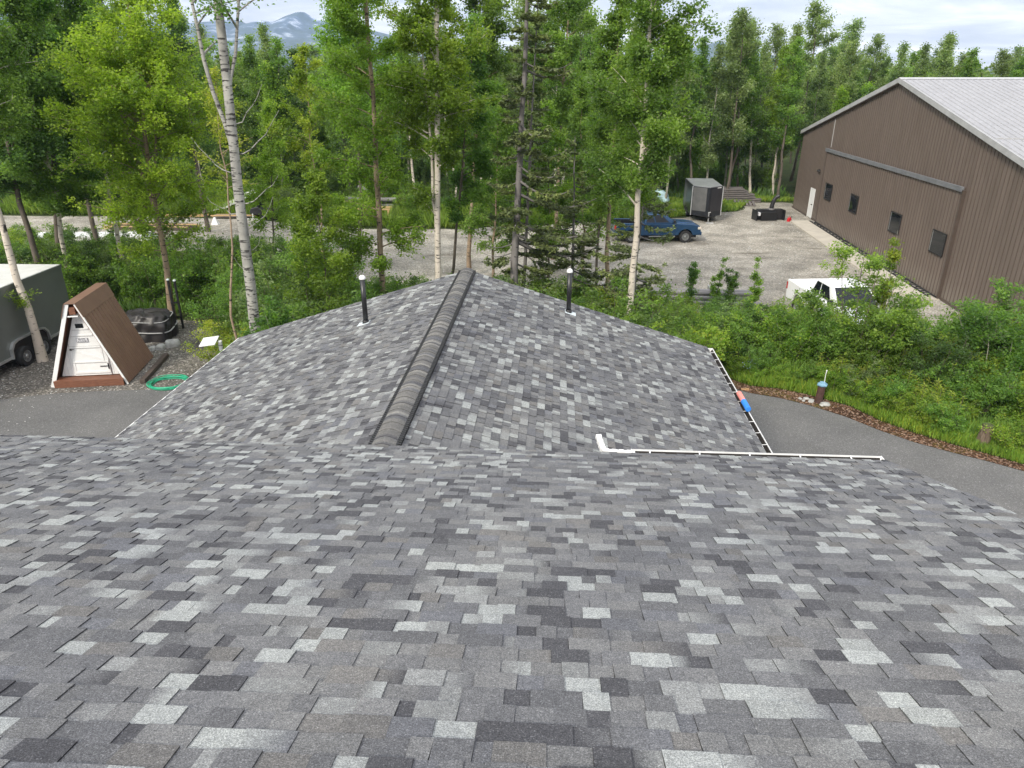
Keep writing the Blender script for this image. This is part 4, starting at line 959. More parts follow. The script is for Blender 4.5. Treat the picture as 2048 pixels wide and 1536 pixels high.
# near white stems at the far rim of the yard
NF = [broadleaf(240, 12.5, 4.2, 1.7, .125, .08, 8000, 'mid', limbs=34, bark='bark_birch', seg=8, sig=.3, bend=.08), broadleaf(241, 12.0, 3.8, 1.6, .10, .08, 7000, 'bright', limbs=32, bark='bark_birch', seg=8, sig=.3, bend=.12), broadleaf(242, 12.5, 4.4, 1.7, .13, .08, 8000, 'mid', limbs=34, bark='bark_dark', seg=8, sig=.3, bend=.10)]
for (u1, v1, u2, v2, Y, k, lab) in ((833, 412, 818, 260, 55, 0, 'white birch stem at the yard rim left of the forked birch'), (908, 405, 893, 270, 56, 1, 'thin white birch stem just right of the forked birch'),
        (926, 400, 938, 250, 57, 2, 'grey leaning trunk behind the forked birch at the yard rim'), (967, 405, 968, 290, 58, 1, 'pale thin birch stem left of the grey spruce at the yard rim'), (985, 405, 986, 230, 59, 1, 'pale birch stem closest to the left side of the grey spruce'),
        (1110, 418, 1112, 250, 56, 0, 'white birch stem right of the grey spruce at the yard rim'), (1122, 400, 1134, 250, 57, 0, 'white birch stem leaning right beside its straight white neighbour'), (560, 400, 556, 250, 60, 2, 'grey trunk above the junk pile behind the thick poplar'),
        (1385, 380, 1398, 200, 60, 2, 'pale leaning trunk directly above the dark trailer'), (1452, 385, 1480, 200, 62, 2, 'pale leaning trunk above the dark lumber stack'), (1500, 385, 1506, 190, 63, 0, 'pale straight trunk above the wooden pallet'), (1558, 390, 1590, 190, 61, 2, 'pale trunk leaning right beside the hangar corner'), (1545, 392, 1560, 200, 63, 1, 'thin pale trunk just left of the one by the hangar corner')):
    loc, ln = trunk_line(u1, v1, u2, v2, Y); m_ = NF[k]
    place('birch_tree', lab, 'tree', m_, loc, FR.uniform(0, 6), 1.0, (ln, 0))

# ---- shrubs
SH = [shrub(301, 2.6, 1.35, .048, 6500, 'bright', 11, .13, 'yellow'), shrub(302, 3.0, 1.3, .050, 7000, 'mid', 10, .14), shrub(303, 2.2, 1.4, .050, 6500, 'mid', 12, .13, 'bright'), shrub(304, 3.2, 1.3, .052, 6500, 'dark', 9, .15),
      shrub(305, 1.6, 1.2, .042, 6000, 'bright', 12, .11, 'yellow'), shrub(306, 2.8, 1.2, .050, 6000, 'grey', 9, .14), shrub(307, 3.6, .9, .050, 4500, 'mid', 4, .11, narrow=True, bark='bark_pale'), shrub(308, 3.2, .7, .046, 2600, 'bright', 3, .09, narrow=True, bark='bark_pale')]
SK = ['yellow-green willow shrub', 'mid green alder shrub', 'broad leafy green shrub', 'dark green alder shrub', 'low bright green bush', 'grey-green willow shrub', 'slender poplar sapling', 'thin bright green sapling']
SN = ['willow_shrub', 'alder_shrub', 'leafy_shrub', 'alder_shrub', 'low_bush', 'willow_shrub', 'poplar_sapling', 'sapling']
SR = random.Random(21)
def sh(x, y, k, s, zone, label=None, zs=None):
    sz_ = '' if label else ('large ' if s > 1.08 else 'small ' if s < .8 else '')
    place(SN[k], label or (sz_+SK[k]+' '+zone), 'sapling' if k > 5 else 'shrub', SH[k], (x, y, 0), SR.uniform(0, 6.28), s, (SR.uniform(-.08, .08), SR.uniform(-.08, .08)), group=None if label else (sz_+SK[k]+'s '+zone).replace('bushs', 'bushes').replace('shrubs', 'shrubs'), parts=('stem', 'foliage'), zs=zs)
def zone_fill(poly, step, kinds, smin, smax, zone, seed, jit=.5, hmax=None):
    rnd = random.Random(seed); P = np.array(poly); (x0, y0), (x1, y1) = P.min(0), P.max(0); y = y0; row = 0
    while y <= y1:
        x = x0+(row % 2)*step/2
        while x <= x1:
            xx, yy = x+rnd.uniform(-jit, jit), y+rnd.uniform(-jit, jit)
            if inpoly(np.array([[xx, yy]]), poly)[0]:
                k = rnd.choices(range(8), kinds)[0]; s = rnd.uniform(smin, smax)
                if hmax: s = min(s, hmax(xx, yy)/[2.6, 3, 2.2, 3.2, 1.6, 2.8, 3.6, 3.2][k])
                if s > .25:
                    kk = 'right' if 'driveway' in zone else 'left' if 'far roof' in zone else 'left2' if 'cabin' in zone else 'rim' if 'rim' in zone else 'wood'
                    zz = {'right': 'in the right thicket ', 'left': 'behind the far roof ', 'left2': 'in the left undergrowth ', 'rim': 'on the far yard rim ', 'wood': 'on the wood floor '}[kk]
                    sh(xx, yy, k, s, zz+near_mark(kk, xx, yy if kk != 'wood' else yy*.4+36))
            x += step
        y += step*.87; row += 1
# belt between the driveway and the yard on the right
RIGHT = [(5.2, 24.6), (6.5, 24.2)]+[(q[0]+.2, q[1]+.6) for q in MUL[1:]]+[(22, 13.6), (22, 21.0), (18.5, 22.3), (14.6, 24.0), (11.5, 25.2), (8.2, 28.3), (4.8, 31)]
def hr_(x, y):
    d = min(1, max(.0, (y-(21.8-(x-7.5)*.62))/3.4)); return .75+2.35*d
zone_fill(RIGHT, 1.12, [6, 3, 4, .7, 4, 2, .9, 1.3], .6, 1.3, 'in the thicket between driveway and gravel yard', 31, .4, lambda x, y: min(hr_(x, y)*(.78+.30*abs(math.sin(x*2.3+y*1.1))+.25*abs(math.sin(x*.9-y*1.7))), (9.55-.295*y if x < 16.5 else 9))*.96)
# belt behind the garage on the left and in the middle
LEFT = [(-7.4, 22.4), (-7.0, 18.6), (-5, 17.6), (-1, 17.8), (3, 18.4), (5.2, 19.5), (5.0, 24.5), (3.5, 27.5), (0, 29.2), (-4, 30), (-8, 31.5), (-10.5, 32), (-10.5, 28), (-8.4, 25.5)]
zone_fill(LEFT, 1.2, [2, 5, 4, 3.5, 1, 1, .5, .4], .85, 1.25, 'in the thicket behind the far roof', 32, .4, lambda x, y: max(.9, 9.4-.262*y))
LEFT2 = [(-10.5, 28.3), (-9, 27), (-8.4, 24), (-8.0, 22.5), (-7.3, 22.5), (-7.3, 31), (-10, 34), (-15, 35.5), (-24, 36), (-30, 37), (-30, 30.2), (-16, 30.0), (-13.5, 29.5), (-12, 29)]
zone_fill(LEFT2, 1.35, [2.5, 4, 3, 4, .8, 1, .5, .3], .95, 1.3, 'in the undergrowth behind the cabin and trailer', 33, .4, lambda x, y: max(1.3, 9.95-.218*y) if x > -9.5 or y > 29 else 9.4-.225*y)
for (x, y, k, s_) in ((-6.35, 18.5, 1, 1.25), (-6.75, 18.3, 6, 1.15), (-7.1, 18.9, 6, .9), (-10.8, 25.6, 1, .95), (-9.5, 24.9, 3, .8), (-9.3, 23.0, 5, .62), (-5.9, 18.0, 2, 1.4), (-7.2, 22.8, 2, 1.1), (-6.9, 20.8, 1, 1.1), (-8.9, 23.6, 3, 1.0), (-9.9, 26.2, 1, 1.05), (-6.1, 17.4, 2, 1.1), (-10.8, 28.2, 2, 1.2)):
    sh(x, y, k, s_, 'by the garage corner '+near_mark('left', x, y))
zone_fill([(-40, 36.5), (-22, 36.5), (-19, 38.5), (-23, 42.3), (-40, 42.3)], 2.1, [3, 4, 3, 4, 1, 1, 1, 1], .7, 1.0, 'in the undergrowth behind the cabin and trailer', 38, .8, lambda x, y: 10.1-.2*y)
# far rim of the yard
RIM = [(-36, 56), (-22, 54.6), (-15.5, 53.4), (-14, 52.8), (-8, 51.5), (-2, 50.7), (3, 51.2), (8, 53.4), (11, 54.2), (11, 59), (-36, 60)]
zone_fill(RIM, 1.7, [4, 3, 4, 1.5, 3, 1, .5, 1], .55, .95, 'on the grassy far rim of the gravel yard', 34, .6)
RIM2 = [(12, 62.6), (23, 62.8), (40, 64), (40, 70), (12, 68), (8, 60), (-40, 61), (-40, 67), (8, 66)]
zone_fill([(-40, 60.5), (11, 59.5), (12, 63.5), (24, 64), (24, 69), (-40, 67)], 2.3, [1, 3, 2, 5, .5, 2, .3, .3], .8, 1.2, 'on the floor of the wood behind the yard', 35, .8)
# individually told apart
sap = [(1385, 500, 29.5, 6, 'poplar sapling with dark round leaves, nearest left in front of the gravel yard'), (1440, 505, 29.5, 7, 'spindly pale sapling between the two leafier poplar saplings'), (1472, 515, 29, 6, 'bushy poplar sapling left of the tall pale-tipped one'), (1515, 500, 28.2, 7, 'tall pale-tipped sapling left of the white pickup'),
       (1300, 560, 27.5, 6, 'small sapling leaning beside the white-trunked birch'), ]
for (u, vt, Y, k, lab) in sap:
    q = PT(u, vt, Y); sh(q.x, Y, k, q.z/[0, 0, 0, 0, 0, 0, 3.7, 3.3][k], '', lab)
bigw = shrub(320, 4.6, 1.8, .055, 17000, 'mid', 12, .16, 'bright', bark='bark_dark'); q = PT(1745, 470, 22.2)
place('willow_shrub', 'big willow shrub in front of the hangar apron, tallest in the thicket', 'shrub', bigw, (q.x+.15, 22.2, 0), 0, 1.0, parts=('stem', 'foliage'))
tp = shrub(321, 5.6, .95, .060, 6500, 'yellow', 4, .12, narrow=True, bark='bark_pale'); q = PT(1793, 462, 22.6)
place('poplar_sapling', 'tall yellow-tipped poplar shoot rising in front of the third hangar window', 'sapling', tp, (q.x, 22.6, 0), 0, q.z/5.8, parts=('stem', 'foliage'))
rt = shrub(322, 4.4, 2.3, .060, 20000, 'mid', 14, .18, 'bright', bark='bark_pale'); q = PT(2045, 560, 20.6)
place('poplar_shrub', 'large leafy poplar shrub at the right edge, covering the hangar wall foot', 'shrub', rt, (q.x+.2, 20.6, 0), 0, q.z/4.5, parts=('stem', 'foliage'))
for (u, v, k, s_) in ((1470, 762, 0, .32), (1515, 770, 4, .40), (1560, 776, 4, .45), (1600, 782, 2, .38), (1668, 800, 0, .42), (1700, 806, 4, .55), (1745, 830, 4, .5), (1790, 846, 0, .40), (1835, 862, 4, .60), (1885, 880, 2, .45), (2035, 918, 4, .6), (1770, 832, 2, .5), (1865, 868, 4, .5)):
    q = G(u, v); sh(q[0]+.1, q[1]+.35, k, s_*1.1, 'on the grassy verge '+near_mark('right', q[0], q[1]+1))
cur = shrub(323, 1.9, 1.5, .045, 11000, 'yellow', 16, .13, 'mid'); 
for (u, v, s, lab) in ((2010, 840, 1.0, 'dense yellow-green currant bush behind the mossy stump'), (1905, 800, .85, 'dense currant bush left of the mossy stump, above the grass')):
    q = G(u, v); place('currant_bush', lab, 'shrub', cur, (q[0]+.3, q[1]+.6, 0), s*3, s, parts=('stem', 'foliage'))
rose = shrub(324, 1.35, 1.3, .036, 9000, 'yellow', 14, .11, 'bright')
q = G(395, 762); place('juniper_bush', 'round yellow-green bush beside the green hose coil', 'shrub', rose, (-10.1, 23.6, 0), 0, 1.05, parts=('stem', 'foliage'))
place('juniper_bush', 'smaller light green bush below the white tilted plate', 'shrub', rose, (-9.0, 24.2, 0), 2.0, .8, parts=('stem', 'foliage'))
# upright fireweed plants along the verge
def fireweed(seed):
    rg = np.random.default_rng(seed); T = Tubes(); cen = []; ax = []
    for i in range(16):
        x, y = rg.uniform(-.45, .45, 2); h = rg.uniform(.5, .95); T.add([(x, y, 0), (x*1.1, y*1.1, h)], [.006, .004], 4); n = 46
        zz = np.linspace(.12, 1, n)*h; a = np.arange(n)*2.4; l = .09*(1.25-zz/h*.8)
        cen.append(np.stack([x*(1+.1*zz/h)+np.cos(a)*l*.9, y*(1+.1*zz/h)+np.sin(a)*l*.9, zz], 1)); ax.append(np.stack([np.cos(a), np.sin(a), np.full(n, .35)], 1))
    cen = np.concatenate(cen); ax = np.concatenate(ax); N = len(cen); L = rg.uniform(.06, .085, N)*(1.2-.4*cen[:, 2]); t = np.clip(cen[:, 2]/.8, 0, 1)
    cols = colours(rg, N, 'bright', t*1.4-.5); cols[cen[:, 2] > .62] = colours(rg, int((cen[:, 2] > .62).sum()), 'yellow', np.full(int((cen[:, 2] > .62).sum()), .5))
    me = leaf_mesh('foliage', cen, L, L*.2, cols, rg, axis=ax, up=1.2); me.materials.append(M['leaf'])
    tm = bpy.data.meshes.new('stem'); tm.from_pydata(T.m.v, [], T.m.f); tm.materials.append(M['bark_dark']); return tm, me
FW = fireweed(5)
for i, (u, v) in enumerate(((1700, 800), (1728, 806), (1755, 815), (1785, 822), (1812, 832), (1842, 842), (1868, 850), (1890, 862), (1680, 790), (1660, 780), (1800, 810), (1850, 826))):
    q = G(u, v); place('fireweed', 'clump of upright lime-green fireweed on the grassy verge', 'plant', FW, (q[0]+.1, q[1]+.25, 0), i*1.3, SR.uniform(1.1, 1.45), group='fireweed clumps on the grassy verge', parts=('stem', 'foliage'))
q = G(1838, 780); 
def bigleaf():
    rg = np.random.default_rng(8); cen = []; ax = []; 
    for i in range(34):
        a = rg.uniform(0, 6.28); r = rg.uniform(.05, .8); cen.append((math.cos(a)*r, math.sin(a)*r, rg.uniform(.7, 1.15)-r*.25)); ax.append((math.cos(a), math.sin(a), .1))
    cen = np.array(cen); ax = np.array(ax); N = len(cen); L = rg.uniform(.12, .2, N)
    me = leaf_mesh('foliage', cen, L, L*.95, colours(rg, N, 'mid', np.full(N, .3)), rg, axis=ax, up=3.0); me.materials.append(M['leaf'])
    T = Tubes()
    for c_ in cen: T.add([(0, 0, 0), tuple(c_*np.array([.6, .6, .7])), tuple(c_)], [.012, .008, .005], 4)
    tm = bpy.data.meshes.new('stem'); tm.from_pydata(T.m.v, [], T.m.f); tm.materials.append(M['bark_pale']); return tm, me
place('rhubarb_plant', 'big round-leaved green plant in the middle of the right thicket', 'plant', bigleaf(), (q[0], q[1]+.9, .55), 0, 1.35, parts=('stem', 'foliage'))
bf = MB()
for i in range(60):
    c_ = Vector((SR.uniform(-.5, .5), SR.uniform(-.25, .25), SR.uniform(.45, .75))); bf.lathe([(.004, -.01), (.022, 0), (.004, .008)], 5, Matrix.Translation(c_) @ Euler((SR.uniform(-1, 1), SR.uniform(-1, 1), 0)).to_matrix().to_4x4())
for (u, v, lab) in ((1520, 768, 'patch of pale blue flowers in the grass behind the cardboard scrap'), (1690, 790, 'patch of pale blue flowers right of the rusty capped pipe')):
    q = G(u, v); o = bf.build('flower_patch', pm('pale_blue_petals', (.30, .38, .62), (.22, .30, .55), 9, .8)); o.location = (q[0], q[1]+.5, -.05); tag(o, lab, 'flowers')

# ---- grass (nobody could count it)
def grass(name, label, poly, n, hmin, hmax, seed, pal='bright', pal2='yellow', z=.01, wid=.012):
    rg = np.random.default_rng(seed); P = np.array(poly); pts = []
    while sum(map(len, pts)) < n:
        q = rg.uniform(P.min(0), P.max(0), (n, 2)); pts.append(q[inpoly(q, poly)])
    pts = np.concatenate(pts)[:n]; nn = np.sin(pts[:, 0]*1.3+2*np.sin(pts[:, 1]*.9))*.5+np.sin(pts[:, 1]*2.1)*.3
    hgt = rg.uniform(hmin, hmax, n)*(1+.35*nn); tilt = rg.normal(0, .28, (n, 2)); cen = np.stack([pts[:, 0]+tilt[:, 0]*hgt*.5, pts[:, 1]+tilt[:, 1]*hgt*.5, z+hgt*.48], 1)
    ax = np.stack([tilt[:, 0], tilt[:, 1], np.ones(n)], 1); cols = colours(rg, n, pal, nn*.6); mk = rg.random(n) < .3; cols[mk] = colours(rg, int(mk.sum()), pal2, nn[mk])
    me = leaf_mesh(name, cen, hgt*.5, np.full(n, wid)*rg.uniform(.7, 1.6, n), cols, rg, axis=ax, spread=.2, up=.1); me.materials.append(M['grass'])
    o = bpy.data.objects.new(name, me); COL.objects.link(o); return tag(o, label, 'grass', kind='stuff')
VERGE = MUL+[(q[0]+.5, q[1]+1.9) for q in MUL[::-1]]
grass('grass', 'tall bright grass along the driveway verge on the right', VERGE, 34000, .14, .42, 41)
grass('grass', 'thin ground cover under the right thicket', RIGHT, 30000, .25, .7, 42, 'mid', 'bright', wid=.02)
grass('grass', 'ground cover under the bushes behind the far roof', LEFT, 26000, .2, .7, 43, 'mid', 'dark', wid=.025)
grass('grass', 'tall green grass on the far rim of the gravel yard', [(-40, 54.6), (-20, 53.4), (-14.5, 51.2), (-12, 49.7), (-8, 49.1), (-4, 49.0), (0, 50.2), (4, 51.2), (8, 52), (11.6, 53.2), (11.6, 63), (-40, 63)], 80000, .45, 1.15, 44, 'bright', 'mid', wid=.035)
grass('grass', 'short bright grass between the charcoal trailer and the hangar', [(11.6, 53.2), (14.5, 54.8), (17.5, 56.2), (20, 60.6), (24, 60.8), (24, 64), (11.6, 64)], 22000, .12, .42, 47, 'bright', 'yellow', wid=.03)
grass('grass', 'weeds on the wood floor beyond the yard', [(-60, 60), (24, 62), (24, 90), (-60, 90)], 60000, .3, 1.1, 45, 'dark', 'mid', wid=.05)
grass('grass', 'undergrowth weeds behind the cabin and trailer', LEFT2, 26000, .2, .7, 46, 'mid', 'dark', wid=.025)
# ---------------------------------------------------------------- vehicles
def wheel(name, parent, x, y, r, wd, sg, spokes=6):
    """wheel on a local y side; sg=+1 left, -1 right"""
    Mx = Matrix.Translation((x, y, r)) @ Euler((-math.pi/2*sg, 0, 0)).to_matrix().to_4x4()      # lathe z axis -> outwards
    rr_ = r*.60
    wo = MB().lathe([(rr_, -wd/2), (r*.95, -wd/2), (r, -wd*.38), (r, wd*.38), (r*.95, wd/2), (rr_, wd/2), (rr_*.98, wd*.3), (rr_*.98, -wd*.3)], 28, Mx)
    o = empty(name); o.parent = parent
    t = wo.build('tyre', M['tyre'], o)
    m = MB().lathe([(rr_*.99, wd*.05), (rr_*.99, wd*.44), (rr_*.86, wd*.44), (rr_*.80, wd*.22), (rr_*.78, wd*.1)], 24, Mx)
    for k in range(spokes):
        a = 2*math.pi*k/spokes; R3 = Mx @ Euler((0, 0, a)).to_matrix().to_4x4()
        m.hexa([(0, -.035, wd*.22), (rr_*.84, -.028, wd*.22), (rr_*.84, .028, wd*.22), (0, .035, wd*.22), (0, -.03, wd*.40), (rr_*.84, -.022, wd*.34), (rr_*.84, .022, wd*.34), (0, .03, wd*.40)], R3)
    m.lathe([(rr_*.34, wd*.1), (rr_*.34, wd*.42), (rr_*.24, wd*.52), (rr_*.05, wd*.54)], 16, Mx)
    m.build('rim', M['rim'], o); return o
def arc(cx, r, z0, n=12):   # wheel arch from right to left going over the top, at height >= z0
    a0 = math.asin(max(-1, min(1, z0/r))) ; return [(cx+r*math.cos(a), .42+r*math.sin(a)) for a in [a0+(math.pi-2*a0)*k/n for k in range(n+1)]]
def pickup(name, label, paint, loc, rz, darkbed=True):
    t = empty(name, loc, rz); tag(t, label, 'pickup truck')
    ra, fa_ = -1.78, 1.92; zb = .52; R0 = .50
    low = [(-2.92, zb+.08), (-2.92, zb)]
    def under(): # bottom line going forward with arches
        a_r = arc(ra, R0, zb-.42)[::-1]; a_f = arc(fa_, R0, zb-.42)[::-1]
        return [(-2.90, zb)]+a_r+a_f+[(2.86, zb)]
    side = under()+[(2.93, .66), (2.95, .92), (2.84, 1.14), (2.3, 1.24), (1.25, 1.30), (-.98, 1.32), (-2.90, 1.36), (-2.95, 1.2), (-2.93, .7)]
    inner = under()+[(2.93, .66), (2.95, .92), (2.84, 1.13), (2.3, 1.24), (1.25, 1.30), (-.99, 1.32), (-.995, .86), (-2.88, .86), (-2.9, .7)]
    m = MB(); m.prism(inner, -.86, .86)
    m.prism(side, -.98, -.862); m.prism(side, .862, .98); m.box(-2.94, -2.86, -.86, .86, .70, 1.33)
    body = m.build('body', paint, t, bevel=.035, seg=2)
    if darkbed: MB().box(-2.855, -1.0, -.855, .855, .862, .90).box(-1.03, -1.0, -.85, .85, .90, 1.28).box(-2.855, -1.02, -.858, -.82, .9, 1.30).box(-2.855, -1.02, .82, .858, .9, 1.30).build('bed_liner', M['black'], body)
    # hood bulge
    MB().hexa([(1.35, -.60, 1.28), (2.75, -.55, 1.14), (2.75, .55, 1.14), (1.35, .60, 1.28), (1.45, -.48, 1.36), (2.6, -.42, 1.24), (2.6, .42, 1.24), (1.45, .48, 1.36)]).build('hood', paint, body, bevel=.03)
    # cab greenhouse
    zt, zb_ = 1.92, 1.30; A = dict(bx0=-.96, bx1=1.28, by=.92, tx0=-.78, tx1=.42, ty=.74)
    B = [(A['bx0'], -A['by'], zb_), (A['bx1'], -A['by'], zb_), (A['bx1'], A['by'], zb_), (A['bx0'], A['by'], zb_)]; T_ = [(A['tx0'], -A['ty'], zt), (A['tx1'], -A['ty'], zt), (A['tx1'], A['ty'], zt), (A['tx0'], A['ty'], zt)]
    cab = MB().hexa(B+T_).build('cab', paint, body, bevel=.05, seg=3)
    def panel(i, j, x0, x1, y0, y1, name, mat, off=.012):
        b0, b1, t0, t1_ = Vector(B[i]), Vector(B[j]), Vector(T_[i]), Vector(T_[j])
        def q(s, h): a = b0+(b1-b0)*s; c = t0+(t1_-t0)*s; return a+(c-a)*h
        n_ = (b1-b0).cross(t0-b0).normalized()*off
        p = [q(x0, y0), q(x1, y0), q(x1*1.0, y1), q(x0, y1)]
        MB().add([v+n_ for v in p]+[v-n_*.5 for v in p], [(0, 1, 2, 3), (7, 6, 5, 4), (0, 4, 5, 1), (1, 5, 6, 2), (2, 6, 7, 3), (3, 7, 4, 0)]).build(name, mat, cab)
    panel(0, 1, .07, .34, .12, .88, 'window', M['glass']); panel(0, 1, .38, .80, .12, .88, 'window', M['glass'])
    panel(2, 3, .20, .62, .12, .88, 'window', M['glass']); panel(2, 3, .66, .93, .12, .88, 'window', M['glass'])
    panel(1, 2, .06, .94, .06, .92, 'windshield', M['glass']); panel(3, 0, .1, .9, .2, .86, 'rear_window', M['glass'])
    for sg in (-1, 1):
        MB().box(-.3, -.12, sg*.985-.008, sg*.985+.008, 1.10, 1.15).build('door_handle', M['black'], body)
        MB().box(1.02, 1.14, min(sg*.96, sg*1.18), max(sg*.96, sg*1.18), 1.34, 1.56).build('mirror', M['black'], body, bevel=.03)
        MB().box(-2.955, -2.84, min(sg*.80, sg*.992), max(sg*.80, sg*.992), .92, 1.24).build('taillight', M['redlens'], body, bevel=.015)
        MB().box(2.72, 2.955, min(sg*.66, sg*.985), max(sg*.66, sg*.985), .90, 1.08).build('headlight', M['lamplens'], body, bevel=.02)
        MB().box(-.6, 1.2, min(sg*.92, sg*1.02), max(sg*.92, sg*1.02), .44, .48).build('running_board', M['alu'], body)
        # door shut lines
        MB().box(.16, .172, sg*.981-.003, sg*.981+.003, .62, 1.28).box(1.16, 1.172, sg*.981-.003, sg*.981+.003, .62, 1.28).box(-.93, -.918, sg*.981-.003, sg*.981+.003, .62, 1.28).build('door_gap', M['iron'], body)
    MB().box(2.90, 3.03, -.95, .95, .50, .74).build('front_bumper', paint if darkbed else M['alu'], body, bevel=.03)
    MB().box(-3.06, -2.92, -.93, .93, .52, .70).build('rear_bumper', M['alu'], body, bevel=.03)
    MB().box(2.94, 2.985, -.55, .55, .78, 1.06).build('grille', M['black'], body)
    MB().box(-2.6, 2.7, -.80, .80, .34, .56).build('chassis', M['dark'], body)
    for x in (ra, fa_):
        for sg in (-1, 1): wheel('wheel', t, x, sg*.86, .41, .28, sg, 8)
    return t
q = G(1376, 487)
pickup('pickup_truck', 'metallic blue pickup truck with open bed parked on the gravel yard', M['blue'], (9.05, 45.3, 0), math.radians(2)).scale = (.92, .92, .92)
bg_ = MB()
for k in range(6): bg_.tube([(-1.7+k*.13, -.5+.1*k, .95), (-1.35+k*.1, -.2+.08*k, 1.12+.04*k), (-1.1+k*.03, .1+.06*k, 1.02)], [.09, .15, .07], 7)
cg = bg_.build('cargo_heap', M['tarp']); cg.scale = (.92, .92, .92); cg.location = (9.05, 45.3, 0); cg.rotation_euler = (0, 0, math.radians(2)); tag(cg, 'dark bundled cargo heaped in the bed of the blue pickup', 'cargo')
pickup('pickup_truck', 'white pickup truck half hidden by the thicket, facing the camera', M['whitecar'], (13.35, 27.75, 0), math.radians(-86), False)

def trailer_box(t, x0, x1, wy, z0, z1, skin, roofm, trim):
    b = MB().box(x0, x1, -wy, wy, z0, z1).build('body', skin, t, bevel=.05, seg=3)
    MB().box(x0+.03, x1-.03, -wy+.03, wy-.03, z1+.002, z1+.03).build('roof', roofm, b, bevel=.01)
    return b
# grey trailer on the left: local x backwards(away), side facing +X world
tl = empty('enclosed_trailer', (-18.66, 22.9, 0)); tl.rotation_euler = (0, 0, math.radians(90-1.5)); tag(tl, 'long grey enclosed trailer with pale roof at the left edge', 'trailer')
tb = trailer_box(tl, -4.2, 4.05, 1.2, .48, 2.86, M['trailer'], M['trailerroof'], M['alu'])
for sg in (-1, 1):
    MB().box(-4.2, 4.05, min(sg*1.2, sg*1.225), max(sg*1.2, sg*1.225), 2.78, 2.88).build('top_rail', M['trailer'], tb)
    MB().box(-4.2, .28, min(sg*1.2, sg*1.23), max(sg*1.2, sg*1.23), .44, .53).box(2.30, 4.05, min(sg*1.2, sg*1.23), max(sg*1.2, sg*1.23), .44, .53).build('bottom_rail', M['alu'], tb)
fd = MB()    # fender over both wheels
for sg in (-1,):
    pr = [(.22, .44), (.26, .80), (.42, .98), (.62, 1.03), (1.95, 1.03), (2.16, .98), (2.32, .80), (2.36, .44)]
    pi_ = [(x+(.06 if x < 1.3 else -.06), z-(.06 if z > .5 else 0)) for x, z in pr]
    for i in range(len(pr)-1):
        a, b_, c_, d_ = pr[i], pr[i+1], pi_[i+1], pi_[i]
        y0, y1 = (-1.30, -1.202)
        fd.add([(a[0], y0, a[1]), (b_[0], y0, b_[1]), (c_[0], y0, c_[1]), (d_[0], y0, d_[1]), (a[0], y1, a[1]), (b_[0], y1, b_[1]), (c_[0], y1, c_[1]), (d_[0], y1, d_[1])], [(3, 2, 1, 0), (4, 5, 6, 7), (0, 1, 5, 4), (1, 2, 6, 5), (2, 3, 7, 6), (3, 0, 4, 7)])
fd.build('fender', M['alu'], tl)
MB().prism([(.28, .44), (2.30, .44), (2.26, .80), (2.12, .94), (1.95, .97), (.62, .97), (.45, .93), (.32, .78)], -1.215, -1.202).build('wheel_well', M['dark'], tl)
for x in (.80, 1.78): wheel('wheel', tl, x, -1.27, .36, .22, -1, 6)
for x in (.80, 1.78): wheel('wheel', tl, x, 1.12, .36, .22, 1, 6)
MB().box(-4.15, 4.0, -.9, .9, .36, .478).build('chassis', M['dark'], tl)
# dark V-nosed trailer on the yard; local -y = nose
td = empty('enclosed_trailer', (14.0, 52.3, 0)); td.rotation_euler = (0, 0, math.radians(-5)); tag(td, 'charcoal V-nosed enclosed trailer standing beyond the blue pickup', 'trailer')
pv = [(-1.06, -.3), (0.02, -1.15), (1.06, -.3), (1.06, 3.9), (-1.06, 3.9)]
b_ = MB().slab([(-1.06, -.3), (.02, -1.15), (1.06, -.3), (1.06, 3.9), (-1.06, 3.9)], .42, 2.45).build('body', M['darktrailer'], td, bevel=.03)
MB().slab([(-1.0, -.27), (.02, -1.08), (1.0, -.27), (1.0, 3.85), (-1.0, 3.85)], 2.452, 2.49).build('roof', M['alu'], b_)
def vpan(p, q, s0, s1, z0, z1, off, name, mat):
    p, q = Vector((*p, 0)), Vector((*q, 0)); d = q-p; n_ = Vector((d.y, -d.x, 0)).normalized()
    a, b2_ = p+d*s0, p+d*s1
    MB().add([a+n_*.004+UP*z0, b2_+n_*.004+UP*z0, b2_+n_*off+UP*z0, a+n_*off+UP*z0, a+n_*.004+UP*z1, b2_+n_*.004+UP*z1, b2_+n_*off+UP*z1, a+n_*off+UP*z1], [(0, 1, 2, 3), (7, 6, 5, 4), (0, 4, 5, 1), (1, 5, 6, 2), (2, 6, 7, 3), (3, 7, 4, 0)]).build(name, mat, b_)
vpan(pv[0], pv[1], .06, .84, .78, 2.40, .014, 'nose_panel', M['greypanel'])
vpan(pv[1], pv[2], .12, .95, .78, 2.34, .012, 'nose_panel', pm('near_black_panel', (.034, .034, .038), (.028, .028, .032), 2, .35))
vpan(pv[1], pv[2], .55, .85, 2.36, 2.41, .014, 'badge', M['white'])
vpan(pv[1], pv[2], .02, .22, .72, .76, .016, 'marker', M['white'])
vpan(pv[4], pv[0], .10, .34, .6, 2.2, .012, 'side_door', M['greypanel']); vpan(pv[4], pv[0], .70, .90, .55, 2.25, .012, 'side_door', M['darktrailer'])
MB().box(-1.10, -1.02, -.32, -.24, .42, 2.45).box(1.02, 1.10, -.32, -.24, .42, 2.45).build('corner_post', M['alu'], b_)
MB().tube([(.02, -1.2, .5), (.02, -1.9, .5)], .05, 8).tube([(-.5, -.7, .46), (.02, -1.7, .5)], .04, 8).tube([(.5, -.7, .46), (.02, -1.7, .5)], .04, 8).build('drawbar', M['iron'], td)
MB().tube([(.02, -1.55, .12), (.02, -1.55, .80)], .035, 10).box(-.08, .12, -1.63, -1.47, .10, .13).build('jack', M['alu'], td)
